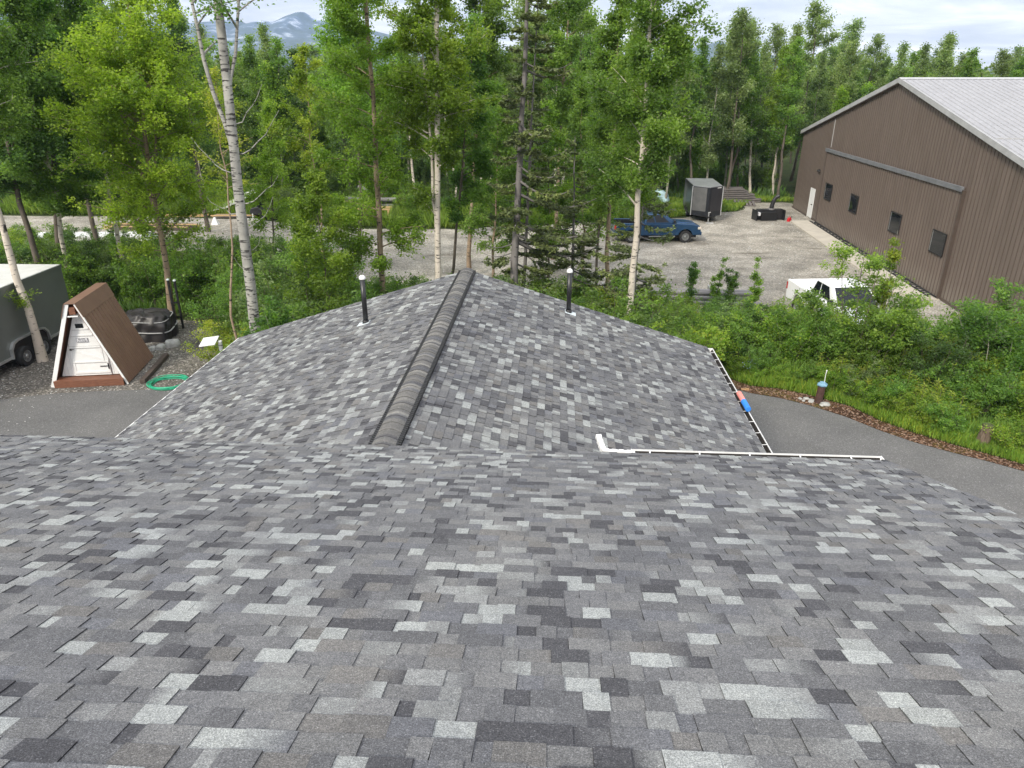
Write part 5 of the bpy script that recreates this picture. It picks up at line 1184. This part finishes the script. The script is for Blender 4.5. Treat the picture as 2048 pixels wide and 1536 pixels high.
for x in (-1, 1):
    for yy in (1.7, 2.5): wheel('wheel', td, 0, 0, .33, .2, 1, 5); w_ = td.children[-1]; w_.location = (x*1.0, yy, 0); w_.rotation_euler = (0, 0, math.radians(90 if x < 0 else -90))
bk = MB().box(-.25, .25, -.12, .12, 0, .10).build('concrete_block', M['rock'], bevel=.01); bk.location = (14.0, 50.72, .01); bk.rotation_euler = (0, 0, .2); tag(bk, 'pale concrete block under the jack of the charcoal trailer', 'block')

# snow blower attachment
sb = empty('snow_blower', (18.72, 52.35, 0), math.radians(4)); tag(sb, 'black snow blower attachment with curved chute standing on gravel', 'snow blower')
MB().prism([(-1.0, .05), (1.0, .05), (1.0, .62), (.85, .78), (-.85, .78), (-1.0, .62)], -.06, .35).build('housing', M['black'], sb, bevel=.03)
MB().box(-.72, .42, -.36, -.062, .02, .62).build('mount_frame', M['iron'], sb, bevel=.02)
for x in (-1.06, 1.02): MB().prism([(x, 0), (x+.04, 0), (x+.04, .74), (x, .74)], -.34, .62).build('side_plate', M['black'], sb, bevel=.01)
MB().tube([(.12, .1, .74), (.12, .1, .84)], .24, 20).build('chute_ring', M['greypole'], sb)
MB().tube([(.14, .1, .82), (.17, .1, 1.1), (.24, .08, 1.4), (.36, .04, 1.62), (.56, 0, 1.74)], [.16, .15, .145, .135, .12], 12).build('chute', M['black'], sb)
MB().tube([(-.9, .4, .3), (.9, .4, .3)], .08, 10).build('auger', M['iron'], sb)
for k in range(10): MB().tube([(-.85+k*.19, .4+.24*math.cos(a), .3+.24*math.sin(a)) if True else 0 for a in [k+i*.5 for i in range(9)]], .02, 5).build('auger_blade', M['iron'], sb)
MB().box(-.93, -.80, -.372, -.062, .38, .60).build('label', M['sign'], sb)
rc = empty('fuel_can', (20.0, 51.75, 0), .4); tag(rc, 'small red fuel can beside the snow blower', 'fuel can')
MB().hexa([(-.15, -.11, 0), (.15, -.11, 0), (.15, .11, 0), (-.15, .11, 0), (-.12, -.09, .27), (.10, -.09, .27), (.10, .09, .27), (-.12, .09, .27)]).build('can', M['redcan'], rc, bevel=.03)
MB().tube([(-.08, 0, .26), (-.06, 0, .35), (.05, 0, .35), (.07, 0, .26)], .02, 6).build('handle', M['redcan'], rc); MB().tube([(.09, 0, .25), (.22, 0, .38)], .022, 6).build('spout', M['black'], rc)

# ---------------------------------------------------------------- A-frame cabin
MA = Matrix.Translation((-14.08, 21.78, 0)) @ Euler((0, 0, math.radians(7.2))).to_matrix().to_4x4()
af = empty('a_frame_shed'); af.matrix_world = MA; tag(af, 'small A-frame shed with brown metal roof and white front door', 'shed')
HW, HT, DP = 1.17, 2.93, 2.50
sl = math.atan2(HT, HW); nx, nz = math.sin(sl), math.cos(sl)
def roofside(sg):
    th = .055; x0, z0 = sg*HW, .03; x1, z1 = sg*.10, HT-.10
    ox, oz = sg*nx*th, nz*th
    q = [(x0, 0, z0), (x0+ox, 0, z0+oz), (x1+ox, 0, z1+oz), (x1, 0, z1)]
    m = MB().add([(a, -.0, c) for a, _, c in q]+[(a, DP, c) for a, _, c in q], [(0, 1, 2, 3), (7, 6, 5, 4), (0, 4, 5, 1), (1, 5, 6, 2), (2, 6, 7, 3), (3, 7, 4, 0)]); o = m.build('roof', M['aroof'], af)
    rbm = MB(); k = .12
    while k < DP-.03:
        v = []
        for yy in (k-.012, k+.012):
            v += [(x0+ox, yy, z0+oz), (x0+ox*1.28, yy, z0+oz*1.28), (x1+ox*1.28, yy, z1+oz*1.28), (x1+ox, yy, z1+oz)]
        rbm.add(v, [(0, 1, 2, 3), (7, 6, 5, 4), (1, 5, 6, 2), (0, 4, 5, 1), (2, 6, 7, 3)]); k += .225
    rbm.build('roof_rib', M['aroof'], o)
    # white edge trim at the front
    wi = -.07 if sg < 0 else .005; tq = [(x0-sg*.01+sg*wi*nx, -.025, z0-.02), (x0+ox*1.1, -.025, z0+oz-.02), (x1+ox*1.1, -.025, z1+oz), (x1+sg*wi*nx, -.025, z1)]
    MB().add(tq+[(a, -.002, c) for a, _, c in tq], [(0, 1, 2, 3), (7, 6, 5, 4), (0, 4, 5, 1), (1, 5, 6, 2), (2, 6, 7, 3), (3, 7, 4, 0)]).build('edge_trim', M['white'], o)
    # inner rafter (stained)
    ix, iz = -sg*nx*.035, -nz*.035
    rq = [(x0, .0, z0), (x0+ix, .0, z0+iz+.03), (x1+ix*.8, .0, z1+iz*.8), (x1, .0, z1)]
    MB().add([(a, .002, c) for a, _, c in rq]+[(a, .30, c) for a, _, c in rq], [(0, 1, 2, 3), (7, 6, 5, 4), (1, 5, 6, 2), (0, 4, 5, 1)]).build('rafter', M['redwood'], af)
    return o
for sg in (-1, 1): roofside(sg)
# ridge cap: flat top and two flaps
rcx = MB(); prf = []
for sg in (-1, 1):
    ax_, az_ = .10+nx*.075, HT-.10+nz*.075
    bx_, bz_ = .10+(HW-.10)*.16+nx*.075, HT-.10-(HT-.13)*.16+nz*.075
    prf.append((sg, ax_, az_, bx_, bz_))
_, ax_, az_, bx_, bz_ = prf[0]
out_p = [(-bx_, bz_), (-ax_, az_+.01), (ax_, az_+.01), (bx_, bz_)]; in_p = [(bx_-.012, bz_-.004), (ax_-.01, az_-.006), (-ax_+.01, az_-.006), (-bx_+.012, bz_-.004)]
for i in range(3):
    a, b2_ = out_p[i], out_p[i+1]; c_, d_ = in_p[2-i], in_p[3-i]
    rcx.add([(a[0], -.06, a[1]), (b2_[0], -.06, b2_[1]), (c_[0], -.06, c_[1]), (d_[0], -.06, d_[1]), (a[0], DP+.02, a[1]), (b2_[0], DP+.02, b2_[1]), (c_[0], DP+.02, c_[1]), (d_[0], DP+.02, d_[1])], [(3, 2, 1, 0), (4, 5, 6, 7), (0, 1, 5, 4), (2, 3, 7, 6), (1, 2, 6, 5), (3, 0, 4, 7)])
rcx.build('ridge_cap', M['aroof'], af)
# front wall (recessed), back wall, deck, door
def tri(y0, y1, x_in, ztop, z0=.28):
    return MB().prism([(-HW+x_in+.10*0, z0), (HW-x_in, z0), (.09, ztop), (-.09, ztop)], y0, y1)
fw = tri(.30, .36, .22, HT-.42).build('front_wall', M['whitewood'], af)
gr = MB(); x = -.98
while x < .98:
    zt = .28+(HT-.7)*(1-(abs(x)+.02)/(HW-.22)); 
    if zt > .40: gr.box(x-.006, x+.006, .292, .2985, .30, zt)
    x += .13
gr.build('board_groove', M['sign'], fw)
tri(DP-.10, DP-.04, .10, HT-.2, .03).build('back_wall', M['whitewood'], af)
MB().box(-HW+.12, HW-.08, -.06, .30, .20, .26).build('deck', M['redwood'], af, bevel=.01)
MB().box(-HW+.10, HW-.06, -.10, -.062, .02, .255).build('deck_fascia', M['redwood'], af)
MB().box(-HW+.2, HW-.15, -.06, DP-.12, .03, .198).build('floor_frame', M['oldwood'], af)
MB().box(-.16, .16, -.02, .02, HT-.52, HT-.48).build('collar_tie', M['white'], af)
MB().box(-.09, .10, .0, .28, HT-.44, HT-.20).build('ridge_beam', M['redwood'], af)
dr_ = empty('door'); dr_.parent = af
DX0, DX1, DZ0, DZ1 = -.20-.30, .64, .29, 2.12
def clipx(z): return HW-.26-(z-.28)*(HW-.26)/(HT-.62)
dm = MB(); zs_ = [DZ0, .6, .9, 1.2, 1.5, 1.8, 2.1]
for i in range(6):
    za, zb2 = zs_[i], zs_[i+1]; xa, xb = min(DX1, clipx(za)), min(DX1, clipx(zb2)); la, lb = max(DX0, -clipx(za)), max(DX0, -clipx(zb2))
    dm.add([(la, .262, za), (xa, .262, za), (xb, .262, zb2), (lb, .262, zb2), (la, .298, za), (xa, .298, za), (xb, .298, zb2), (lb, .298, zb2)], [(0, 1, 2, 3), (7, 6, 5, 4), (0, 4, 5, 1), (1, 5, 6, 2), (2, 6, 7, 3), (3, 7, 4, 0)])
dm.build('door_leaf', M['whitewood'], dr_)
bt = MB()
for (z, hh) in ((.36, .07), (.74, .05), (1.26, .07), (1.68, .05), (1.90, .05)):
    xr, xl = min(DX1, clipx(z+hh)), max(DX0, -clipx(z+hh)); bt.box(xl+.01, xr-.01, .248, .2615, z, z+hh)
for (za, zb2) in ((.43, .74), (.79, 1.26)):
    bt.box(DX0+.01, DX0+.07, .248, .2615, za+.002, zb2-.002); xr = min(DX1, clipx(zb2)); bt.box(xr-.07, xr-.01, .248, .2615, za+.002, zb2-.002)
p0_, p1_ = Vector((DX0+.08, .252, 1.24)), Vector((DX1-.12, .252, .80)); d_ = (p1_-p0_).normalized(); n_ = Vector((-d_.z, 0, d_.x))*.035
bt.add([p0_-n_+Vector((0, 0, 0)), p1_-n_, p1_+n_, p0_+n_, p0_-n_+Vector((0, .009, 0)), p1_-n_+Vector((0, .009, 0)), p1_+n_+Vector((0, .009, 0)), p0_+n_+Vector((0, .009, 0))], [(0, 1, 2, 3), (7, 6, 5, 4), (0, 4, 5, 1), (1, 5, 6, 2), (2, 6, 7, 3), (3, 7, 4, 0)])
bt.build('brace', M['white'], dr_)
gp = MB()
for z in (.355, .735, 1.255, 1.335, 1.675, 1.895):
    xr, xl = min(DX1, clipx(z+.01)), max(DX0, -clipx(z+.01)); gp.box(xl+.01, xr-.01, .2470, .2479, z-.008, z)
gp.box(DX0-.012, DX0-.004, .290, .2985, .30, 1.4); gp.box(DX1+.004, DX1+.012, .290, .2985, .30, .60)
gp.build('board_gap', M['greypole'], dr_)
MB().box(-.13, -.03, .252, .2615, 1.95, 2.10).box(-.03, .11, .252, .2615, 1.95, 2.10).build('window', M['glass'], dr_)
hg = MB().box(.34, .60, .238, .247, .585, .615).box(.585, .625, .238, .247, .50, .70).tube([(.60, .240, .50), (.60, .240, .70)], .012, 8).build('hinge', M['iron'], dr_)
MB().tube([(DX0+.05, .262, 1.22), (DX0+.05, .20, 1.22)], .012, 8).tube([(DX0+.03, .20, 1.225), (DX0+.17, .20, 1.245)], .010, 8).tube([(DX0+.05, .255, 1.22), (DX0+.05, .245, 1.22)], .034, 14).build('handle', M['iron'], dr_)
sg_ = MB().box(-.20, .16, .236, .246, 1.46, 1.62).build('sign', M['sign'], dr_, bevel=.006)
MB().box(-.195, .155, .2345, .2355, 1.465, 1.472).box(-.195, .155, .2345, .2355, 1.608, 1.615).box(-.195, -.188, .2345, .2355, 1.473, 1.607).box(.148, .155, .2345, .2355, 1.473, 1.607).build('border', M['ink'], sg_)
def text_mesh(txt, size, mat, parent, Mx, name='lettering'):
    cu = bpy.data.curves.new(name, 'FONT'); cu.body = txt; cu.size = size; cu.align_x = 'CENTER'; cu.align_y = 'CENTER'; cu.extrude = .0012; cu.offset = .0012
    to = bpy.data.objects.new(name, cu); COL.objects.link(to); bpy.context.view_layer.update()
    me = bpy.data.meshes.new_from_object(to); bpy.data.objects.remove(to); me.transform(Mx); me.materials.clear(); o = link_mesh(name, me, mat, parent); return o
text_mesh('PILOTS', .068, M['ink'], sg_, Matrix.Translation((-.02, .2345, 1.572)) @ Euler((math.pi/2, 0, 0)).to_matrix().to_4x4())
text_mesh('LOUNGE', .068, M['ink'], sg_, Matrix.Translation((-.02, .2345, 1.508)) @ Euler((math.pi/2, 0, 0)).to_matrix().to_4x4())

# ---------------------------------------------------------------- things round the shed
def lump(name, label, cat, loc, size, mat, seed, rz=0, wr=.06, n=(26, 16), flat=.0, kind=None):
    rg = np.random.default_rng(seed); V = []; F = []; nu, nv = n; ph = rg.uniform(0, 6.28, 12); 
    for j in range(nv+1):
        t = j/nv; el = t*math.pi/2
        for i in range(nu):
            a = 2*math.pi*i/nu; c, s_ = math.cos(a), math.sin(a); k = 5.0
            rr_ = (abs(c)**k+abs(s_)**k)**(-1/k); wv_ = 1+wr*math.sin(a*7+ph[0]+t*5)+wr*.8*math.sin(a*13+ph[1]-t*9)+wr*.5*math.sin(t*17+ph[2]+a*3)
            rad = math.cos(el)**.33*rr_*wv_; z = math.sin(el)**.8*(1+wr*.9*math.sin(a*3+ph[3])*math.cos(el)+wr*math.sin(a*9+ph[5])*.4)
            V.append((c*rad*size[0]/2, s_*rad*size[1]/2, z*size[2]))
    for j in range(nv):
        for i in range(nu):
            i2 = (i+1) % nu; F.append((j*nu+i, j*nu+i2, (j+1)*nu+i2, (j+1)*nu+i))
    me = bpy.data.meshes.new(name); me.from_pydata(V, [], F); me.update()
    for p_ in me.polygons: p_.use_smooth = True
    o = link_mesh(name, me, mat); o.location = loc; o.rotation_euler = (0, 0, rz)
    if label: tag(o, label, cat, kind=kind)
    return o
tp_ = empty('covered_load', (-14.45, 26.7, 0), .1); tp_.scale = (.86, .9, .80); tag(tp_, 'load wrapped in shiny black tarp behind the A-frame shed', 'covered load')
o = lump('tarp', None, None, (0, 0, 0), (2.4, 1.6, 1.35), M['tarp'], 3, wr=.045, n=(110, 44)); o.parent = tp_
rp = MB()
for (zz, ww) in ((.52, .03), (1.02, .02)):
    pts = []
    for i in range(41):
        a = 2*math.pi*i/40; c, s_ = math.cos(a), math.sin(a); rr_ = (abs(c)**5+abs(s_)**5)**(-1/5); el = math.asin((zz/1.35)**1.25)
        pts.append((c*rr_*math.cos(el)**.33*1.24, s_*rr_*math.cos(el)**.33*.84, zz+.05*math.sin(a*2)))
    rp.tube(pts, ww, 6, cap=False)
rp.build('rope', M['rope'], tp_)
q1 = G(327, 690); 
st_ = empty('stand', (-13.75, 27.7, 0), .2); tag(st_, 'two black upright posts standing beside the wrapped load', 'post stand')
for k, dx in enumerate((0, .24)):
    MB().box(dx-.04, dx+.04, -.04, .04, 0, 2.05-.05*k).build('post', M['iron'], st_, bevel=.008); MB().lathe([(.06, 0), (.065, .03), (.03, .06)], 12, TR(dx, 0, 2.05-.05*k)).build('cap', M['flash'], st_)
MB().box(-.04, .28, -.06, -.04, 1.1, 1.16).box(-.04, .28, -.06, -.04, .5, .56).build('rail', M['iron'], st_)
for (u, v, s, lab) in ((346, 692, .42, 'largest pale rock at the right foot of the wrapped load'), (322, 698, .30, 'pale rock in the middle below the wrapped load'), (306, 700, .24, 'small pale rock at the left foot of the wrapped load')):
    q = G(u, v); lump('rock', lab, 'rock', (q[0], q[1], 0), (s*1.3, s, s*.6), M['rock'], int(u), rz=u, wr=.05, n=(14, 6))
a_, b2_ = G(286, 768), G(334, 714); tm_ = Vector((b2_[0]-a_[0], b2_[1]-a_[1], 0)); ang = math.atan2(tm_.y, tm_.x)
o = MB().box(0, tm_.length, -.09, .09, 0, .15).build('timber', M['oldwood'], bevel=.02); o.location = (*a_, .012); o.rotation_euler = (0, 0, ang); tag(o, 'weathered dark timber lying beside the A-frame shed', 'timber')
hs_ = MB(); rg_ = random.Random(3); c_ = G(338, 769)
for k in range(7):
    pts = []; rx_, ry_ = .62+rg_.uniform(-.08, .08), .33+rg_.uniform(-.04, .05); ox_, oy_ = rg_.uniform(-.04, .04), rg_.uniform(-.04, .04); ph = rg_.uniform(0, 6)
    for i in range(49):
        a = 2*math.pi*i/48; pts.append((ox_+rx_*math.cos(a)*(1+.03*math.sin(3*a+ph)), oy_+ry_*1.6*math.sin(a)*(1+.03*math.sin(2*a+ph)), .03+.022*k*.6+.008*math.sin(5*a+ph)))
    hs_.tube(pts, .013, 7, cap=False)
ho = hs_.build('garden_hose', M['hose'], smooth=True); ho.location = (*c_, 0); tag(ho, 'coiled green garden hose lying at the edge of the driveway', 'hose')
# white plate on a pipe stub beside the garage corner
pl = empty('pipe_vent', (-8.9, 21.0, 0)); q = PT(441, 690, 21.0); pl.location = (q.x, 21.0, 0); zt_ = PT(436, 682, 21.0).z; tag(pl, 'white pipe carrying a tilted white square plate beside the garage roof', 'pipe')
MB().tube([(0, 0, 0), (0, 0, zt_)], .06, 16).build('pipe', M['white'], pl)
for zz in (.35, .15): MB().tube([(0, 0, zt_-zz), (0, 0, zt_-zz+.03)], .066, 16).build('ring', M['greypole'], pl)
MB().box(-.62, -.14, -.30, .30, -.012, .012, TR(0.08, -.05, zt_+.06, ry=-.10, rx=.12, rz=.12)).build('plate', M['white'], pl)
fp = empty('fire_basket', (q.x-.1, 22.9, 0)); tag(fp, 'rusty wire basket of dry twigs behind the white plate', 'basket')
bm_ = MB().lathe([(.30, .25), (.38, .75), (.365, .75), (.29, .27)], 18); bm_.build('basket', M['rust'], fp)
tw = MB()
for k in range(60):
    a = rg_.uniform(0, 6.28); r_ = rg_.uniform(0, .25); tw.tube([(r_*math.cos(a), r_*math.sin(a), .45), (r_*math.cos(a)+rg_.uniform(-.25, .25), r_*math.sin(a)+rg_.uniform(-.25, .25), rg_.uniform(.7, .92))], .008, 4)
tw.build('twigs', M['bark_dark'], fp)

# ---------------------------------------------------------------- verge things on the right
q = G(1636, 806); bo = empty('bollard', (*q, 0)); tag(bo, 'rusty brown capped pipe standing by the driveway verge', 'capped pipe')
MB().tube([(0, 0, 0), (.03, 0, .62)], .115, 20).build('pipe', M['rust'], bo)
MB().lathe([(.15, .60), (.165, .62), (.165, .65), (.10, .70), (.09, .72), (.02, .73)], 6, TR(.03, 0, 0)).build('cap', M['bluecap'], bo)
MB().tube([(.08, 0, .70), (.085, .02, .95), (.09, 0, 1.12)], [.01, .01, .02], 6).build('whip', M['white'], bo)
for i, (u, v, s) in enumerate(((1612, 799, .13), (1622, 804, .17), (1600, 799, .10), (1650, 811, .20), (1607, 803, .09), (1643, 812, .11))):
    q = G(u, v); lump('rock', 'flat whitish rock at the foot of the rusty capped pipe', 'rock', (*q, .02), (s*1.4, s, s*.4), M['rock'], i+40, rz=i, wr=.05, n=(12, 5))
    bpy.context.scene.objects[-1]
for o in [o for o in bpy.data.objects if o.get('label', '').startswith('flat whitish rock')]: o['group'] = 'flat rocks round the rusty capped pipe'
q = G(1962, 893); sp_ = empty('tree_stump', (*q, 0)); tag(sp_, 'mossy old wooden stump post at the right verge', 'stump')
MB().tube([(0, 0, -.02), (.01, 0, .25), (.03, 0, .50), (.05, .02, .66)], [.19, .165, .155, .14], 14).build('trunk', M['stump'], sp_)
MB().lathe([(.142, .60), (.15, .66), (.10, .69), (.01, .68)], 12, TR(.045, .015, 0)).build('moss', pm('moss', (.07, .09, .02), (.05, .06, .02), 12, .95), sp_)
q = G(1490, 781); o = MB().box(-.13, .13, -.06, .06, 0, .03).box(.02, .12, -.055, .05, .031, .05).build('cardboard_scrap', M['redtex'], bevel=.004); o.location = (*q, .03); o.rotation_euler = (0, 0, -.15); tag(o, 'torn tan cardboard scrap on the litter beside the garage', 'scrap')

# ---------------------------------------------------------------- yard things
# bundle of long grey poles near the thicket
pb = empty('pole_stack', (6.8, 31.9, 0), math.radians(-5)); tag(pb, 'stack of long grey weathered poles lying at the near edge of the yard', 'pole stack')
rg2 = random.Random(8); k = 0
for lvl, nrow in ((0, 6), (1, 5), (2, 3)):
    for j in range(nrow):
        MB().tube([(-4.4+rg2.uniform(-.5, .5), (j-nrow/2)*.21, .11+lvl*.18), (4.2+rg2.uniform(-.6, .4), (j-nrow/2)*.21+rg2.uniform(-.05, .05), .11+lvl*.18)], rg2.uniform(.075, .10), 10).build('pole', M['greypole'], pb)
for x_ in (-2.6, 2.3): MB().box(x_, x_+.06, -.72, .66, .02, .60).build('band', M['alu'], pb)
# lumber stack and pallet beyond the charcoal trailer
ls = empty('lumber_stack', (18.4, 61.3, 0), .05); tag(ls, 'low stack of dark weathered boards beyond the charcoal trailer', 'lumber stack')
for lv in range(7):
    for j in range(6 if lv < 3 else 4):
        MB().box(-2.6+rg2.uniform(-.3, .3)+.2*lv*(lv > 2), 2.4+rg2.uniform(-.4, .2)-.25*lv, -1.0+j*.34, -1.0+j*.34+.30, .05+lv*.16, .05+lv*.16+.11, TR(rz=rg2.uniform(-.02, .02))).build('board', M['greywood'], ls)
pa = empty('pallet', (19.0, 59.2, 0), -.15); tag(pa, 'wooden pallet lying in the grass in front of the dark board stack', 'pallet'); pa.rotation_euler = (.14, .02, -.15)
for k in range(6): MB().box(-.8+k*.29, -.62+k*.29, -.65, .65, .14, .165).build('slat', M['greywood'], pa)
for k in range(3): MB().box(-.8, .83, -.62+k*.57, -.55+k*.57, .02, .139).build('stringer', M['oldwood'], pa)
o = lump('tarp_cover', 'pale blue tarp over a low heap left of the charcoal trailer', 'tarp', (10.6, 60.0, 0), (4.6, 1.8, 1.15), M['bluetarp'], 12, wr=.03, n=(60, 20))
# pale panels behind the bushes on the left
wp = empty('panel_stack', (-26.2, 43.8, 0), .03); tag(wp, 'stack of long white metal panels seen through the leaves at left', 'panel stack')
for k in range(4): MB().box(-4.1+.1*k, 4.0-.12*k, -.85+.03*k, .9-.05*k, .42+.07*k, .47+.07*k).build('panel', M['trailerroof'] if k < 3 else M['white'], wp)
for x in (-3, 0, 3): MB().box(x-.08, x+.08, -.8, .8, 0, .418).build('bearer', M['oldwood'], wp)
bb = empty('board_stack', (-24.6, 49.0, 0), -.05); tag(bb, 'stack of brownish boards behind the long white metal panels', 'board stack')
for k in range(7): MB().box(-3.0+rg2.uniform(-.4, .4), 2.8+rg2.uniform(-.4, .4), -.6+.16*k, -.48+.16*k, .02+.05*(k % 3), .2+.06*(k % 4)).build('board', M['newwood'] if k % 2 else M['oldwood'], bb)
lump('boulder', 'pale grey boulder among bushes at the far left beyond the yard', 'boulder', (-41.5, 56.0, 0), (2.0, 1.6, 1.6), M['rock'], 21, wr=.06, n=(22, 10))
jp = empty('scrap_pile', (-22.6, 54.6, 0), .1); tag(jp, 'pile of slanting pale sheet metal and yellow lumber left of the thick poplar', 'scrap pile')
for k in range(6): MB().box(-1.9, 1.9, -.6, .6, 0, .03, TR(-.2+k*.35, -.2+k*.16, .40+.09*k, rz=.1*k-.2, ry=-.22-.05*k, rx=.15)).build('sheet', M['trimgrey'] if k % 2 else M['trailerroof'], jp)
for k in range(6): MB().box(-2.2, 1.0, -.06, .06, 0, .06, TR(-1.2+.1*k, -1.1+k*.14, .06+.07*(k % 3), rz=.05*k)).build('plank', M['newwood'], jp)
o = MB().hexa([(-.25, -.2, 0), (.25, -.2, 0), (.25, .2, 0), (-.25, .2, 0), (-.06, -.05, .5), (.06, -.05, .5), (.06, .05, .5), (-.06, .05, .5)]).build('white_cone', M['white'], bevel=.02); q = G(431, 449); o.location = (*q, 0); tag(o, 'small white pyramid marker on gravel left of the thick poplar', 'marker')
sm = empty('snowmobile', (-18.0, 52.8, 0), math.radians(170)); tag(sm, 'black snowmobile parked at the yard rim right of the thick poplar', 'snowmobile')
MB().prism([(-1.2, .30), (1.0, .30), (1.25, .50), (1.05, .78), (.55, .92), (.2, .70), (-1.1, .66), (-1.3, .5)], -.28, .28).build('body', M['black'], sm, bevel=.06)
MB().box(-1.15, -.05, -.17, .17, .665, .82).build('seat', M['tarp'], sm, bevel=.05)
MB().hexa([(.45, -.2, .88), (.75, -.22, .82), (.75, .22, .82), (.45, .2, .88), (.25, -.18, 1.22), (.32, -.2, 1.22), (.32, .2, 1.22), (.25, .18, 1.22)]).build('windscreen', M['glass'], sm, bevel=.01)
MB().tube([(.25, -.38, 1.02), (.33, 0, 1.0), (.25, .38, 1.02)], .025, 8).build('handlebar', M['iron'], sm)
for s in (-1, 1): MB().box(.35, 1.55, s*.42-.06, s*.42+.06, .02, .06).box(.85, .92, s*.42-.03, s*.42+.03, .06, .42).build('ski', M['white'], sm, bevel=.01)
MB().box(-1.5, .4, -.2, .2, .04, .30).build('track', M['tyre'], sm, bevel=.08)
sc2 = empty('sheet_pile', (-16.2, 54.2, 0), -.1); tag(sc2, 'crumpled white sheeting heaped behind the snowmobile', 'sheeting')
for k in range(5): MB().box(-.8, .8, -.5, .5, 0, .03, TR(-.9+k*.45, .1*k, .55+.12*(k % 2), rz=.3*k, ry=-.7+.35*k, rx=.5-.2*k)).build('sheet', M['trailerroof'], sc2)
bd = empty('plank_stack', (-20.5, 53.4, 0), .05); tag(bd, 'flat stack of pale brown planks behind the thick poplar trunk', 'plank stack')
for k in range(6): MB().box(-1.6+rg2.uniform(-.2, .2), 1.7+rg2.uniform(-.2, .2), -.5+.2*(k % 3), -.34+.2*(k % 3), .1+.09*(k//3), .17+.09*(k//3)).build('plank', M['newwood'] if k % 2 else M['greywood'], bd)
wt = empty('sawhorse_table', (-9.75, 51.3, 0), -.03); tag(wt, 'rough pale timber frame table standing in the grass behind the tan birch', 'timber frame')
MB().box(-1.15, 1.15, -.5, -.40, .98, 1.08).box(-1.15, 1.15, .4, .5, .98, 1.08).build('rail', M['newwood'], wt)
for x in (-1.1, -.35, .98):
    for y in (-.49, .41): MB().box(x, x+.11, y, y+.09, 0, .978).build('leg', M['newwood'], wt)
MB().box(-.8, 1.1, -.45, .45, .25, .29).build('shelf', M['newwood'], wt); MB().box(-.7, -.3, -.52, -.50, .35, .85).build('panel', M['oldwood'], wt); MB().box(-.22, .6, -.52, -.50, .30, .95).build('panel', M['newwood'], wt)
lg = empty('log_stack', (-9.7, 53.3, 0), 0.02); tag(lg, 'grey logs stacked behind the rough timber frame table', 'log stack')
for k, (x0, x1, y, z, dz) in enumerate(((-2.5, 1.2, 0, 1.35, .05), (-.2, 2.4, .2, 1.30, 0), (-1.6, .1, .4, 1.75, .5), (.2, 2.9, .5, 1.0, 0), (-2.6, 2.4, .1, .85, 0), (-2.5, 2.6, .5, .45, 0), (-2.5, 2.5, 0, .15, 0), (-2.4, 2.5, .35, .15, 0))):
    MB().tube([(x0, y, z+dz), (x1, y, z-dz)], .15, 10).build('log', M['greypole'], lg)
# ---------------------------------------------------------------- air
hz = MB().box(-3900, 3900, -400, 3800, -1, 400).build('haze', None)
hm = bpy.data.materials.new('air'); hm.use_nodes = True; ht = hm.node_tree; ht.nodes.clear(); ho_ = ht.nodes.new("ShaderNodeOutputMaterial"); pvn = ht.nodes.new("ShaderNodeVolumePrincipled")
pvn.inputs['Color'].default_value = (.52, .71, 1, 1); pvn.inputs['Density'].default_value = .00017; pvn.inputs['Anisotropy'].default_value = 0
ht.links.new(pvn.outputs[0], ho_.inputs['Volume']); hz.data.materials.append(hm); tag(hz, 'thin pale air between the camera and the mountains', 'haze', kind='stuff')
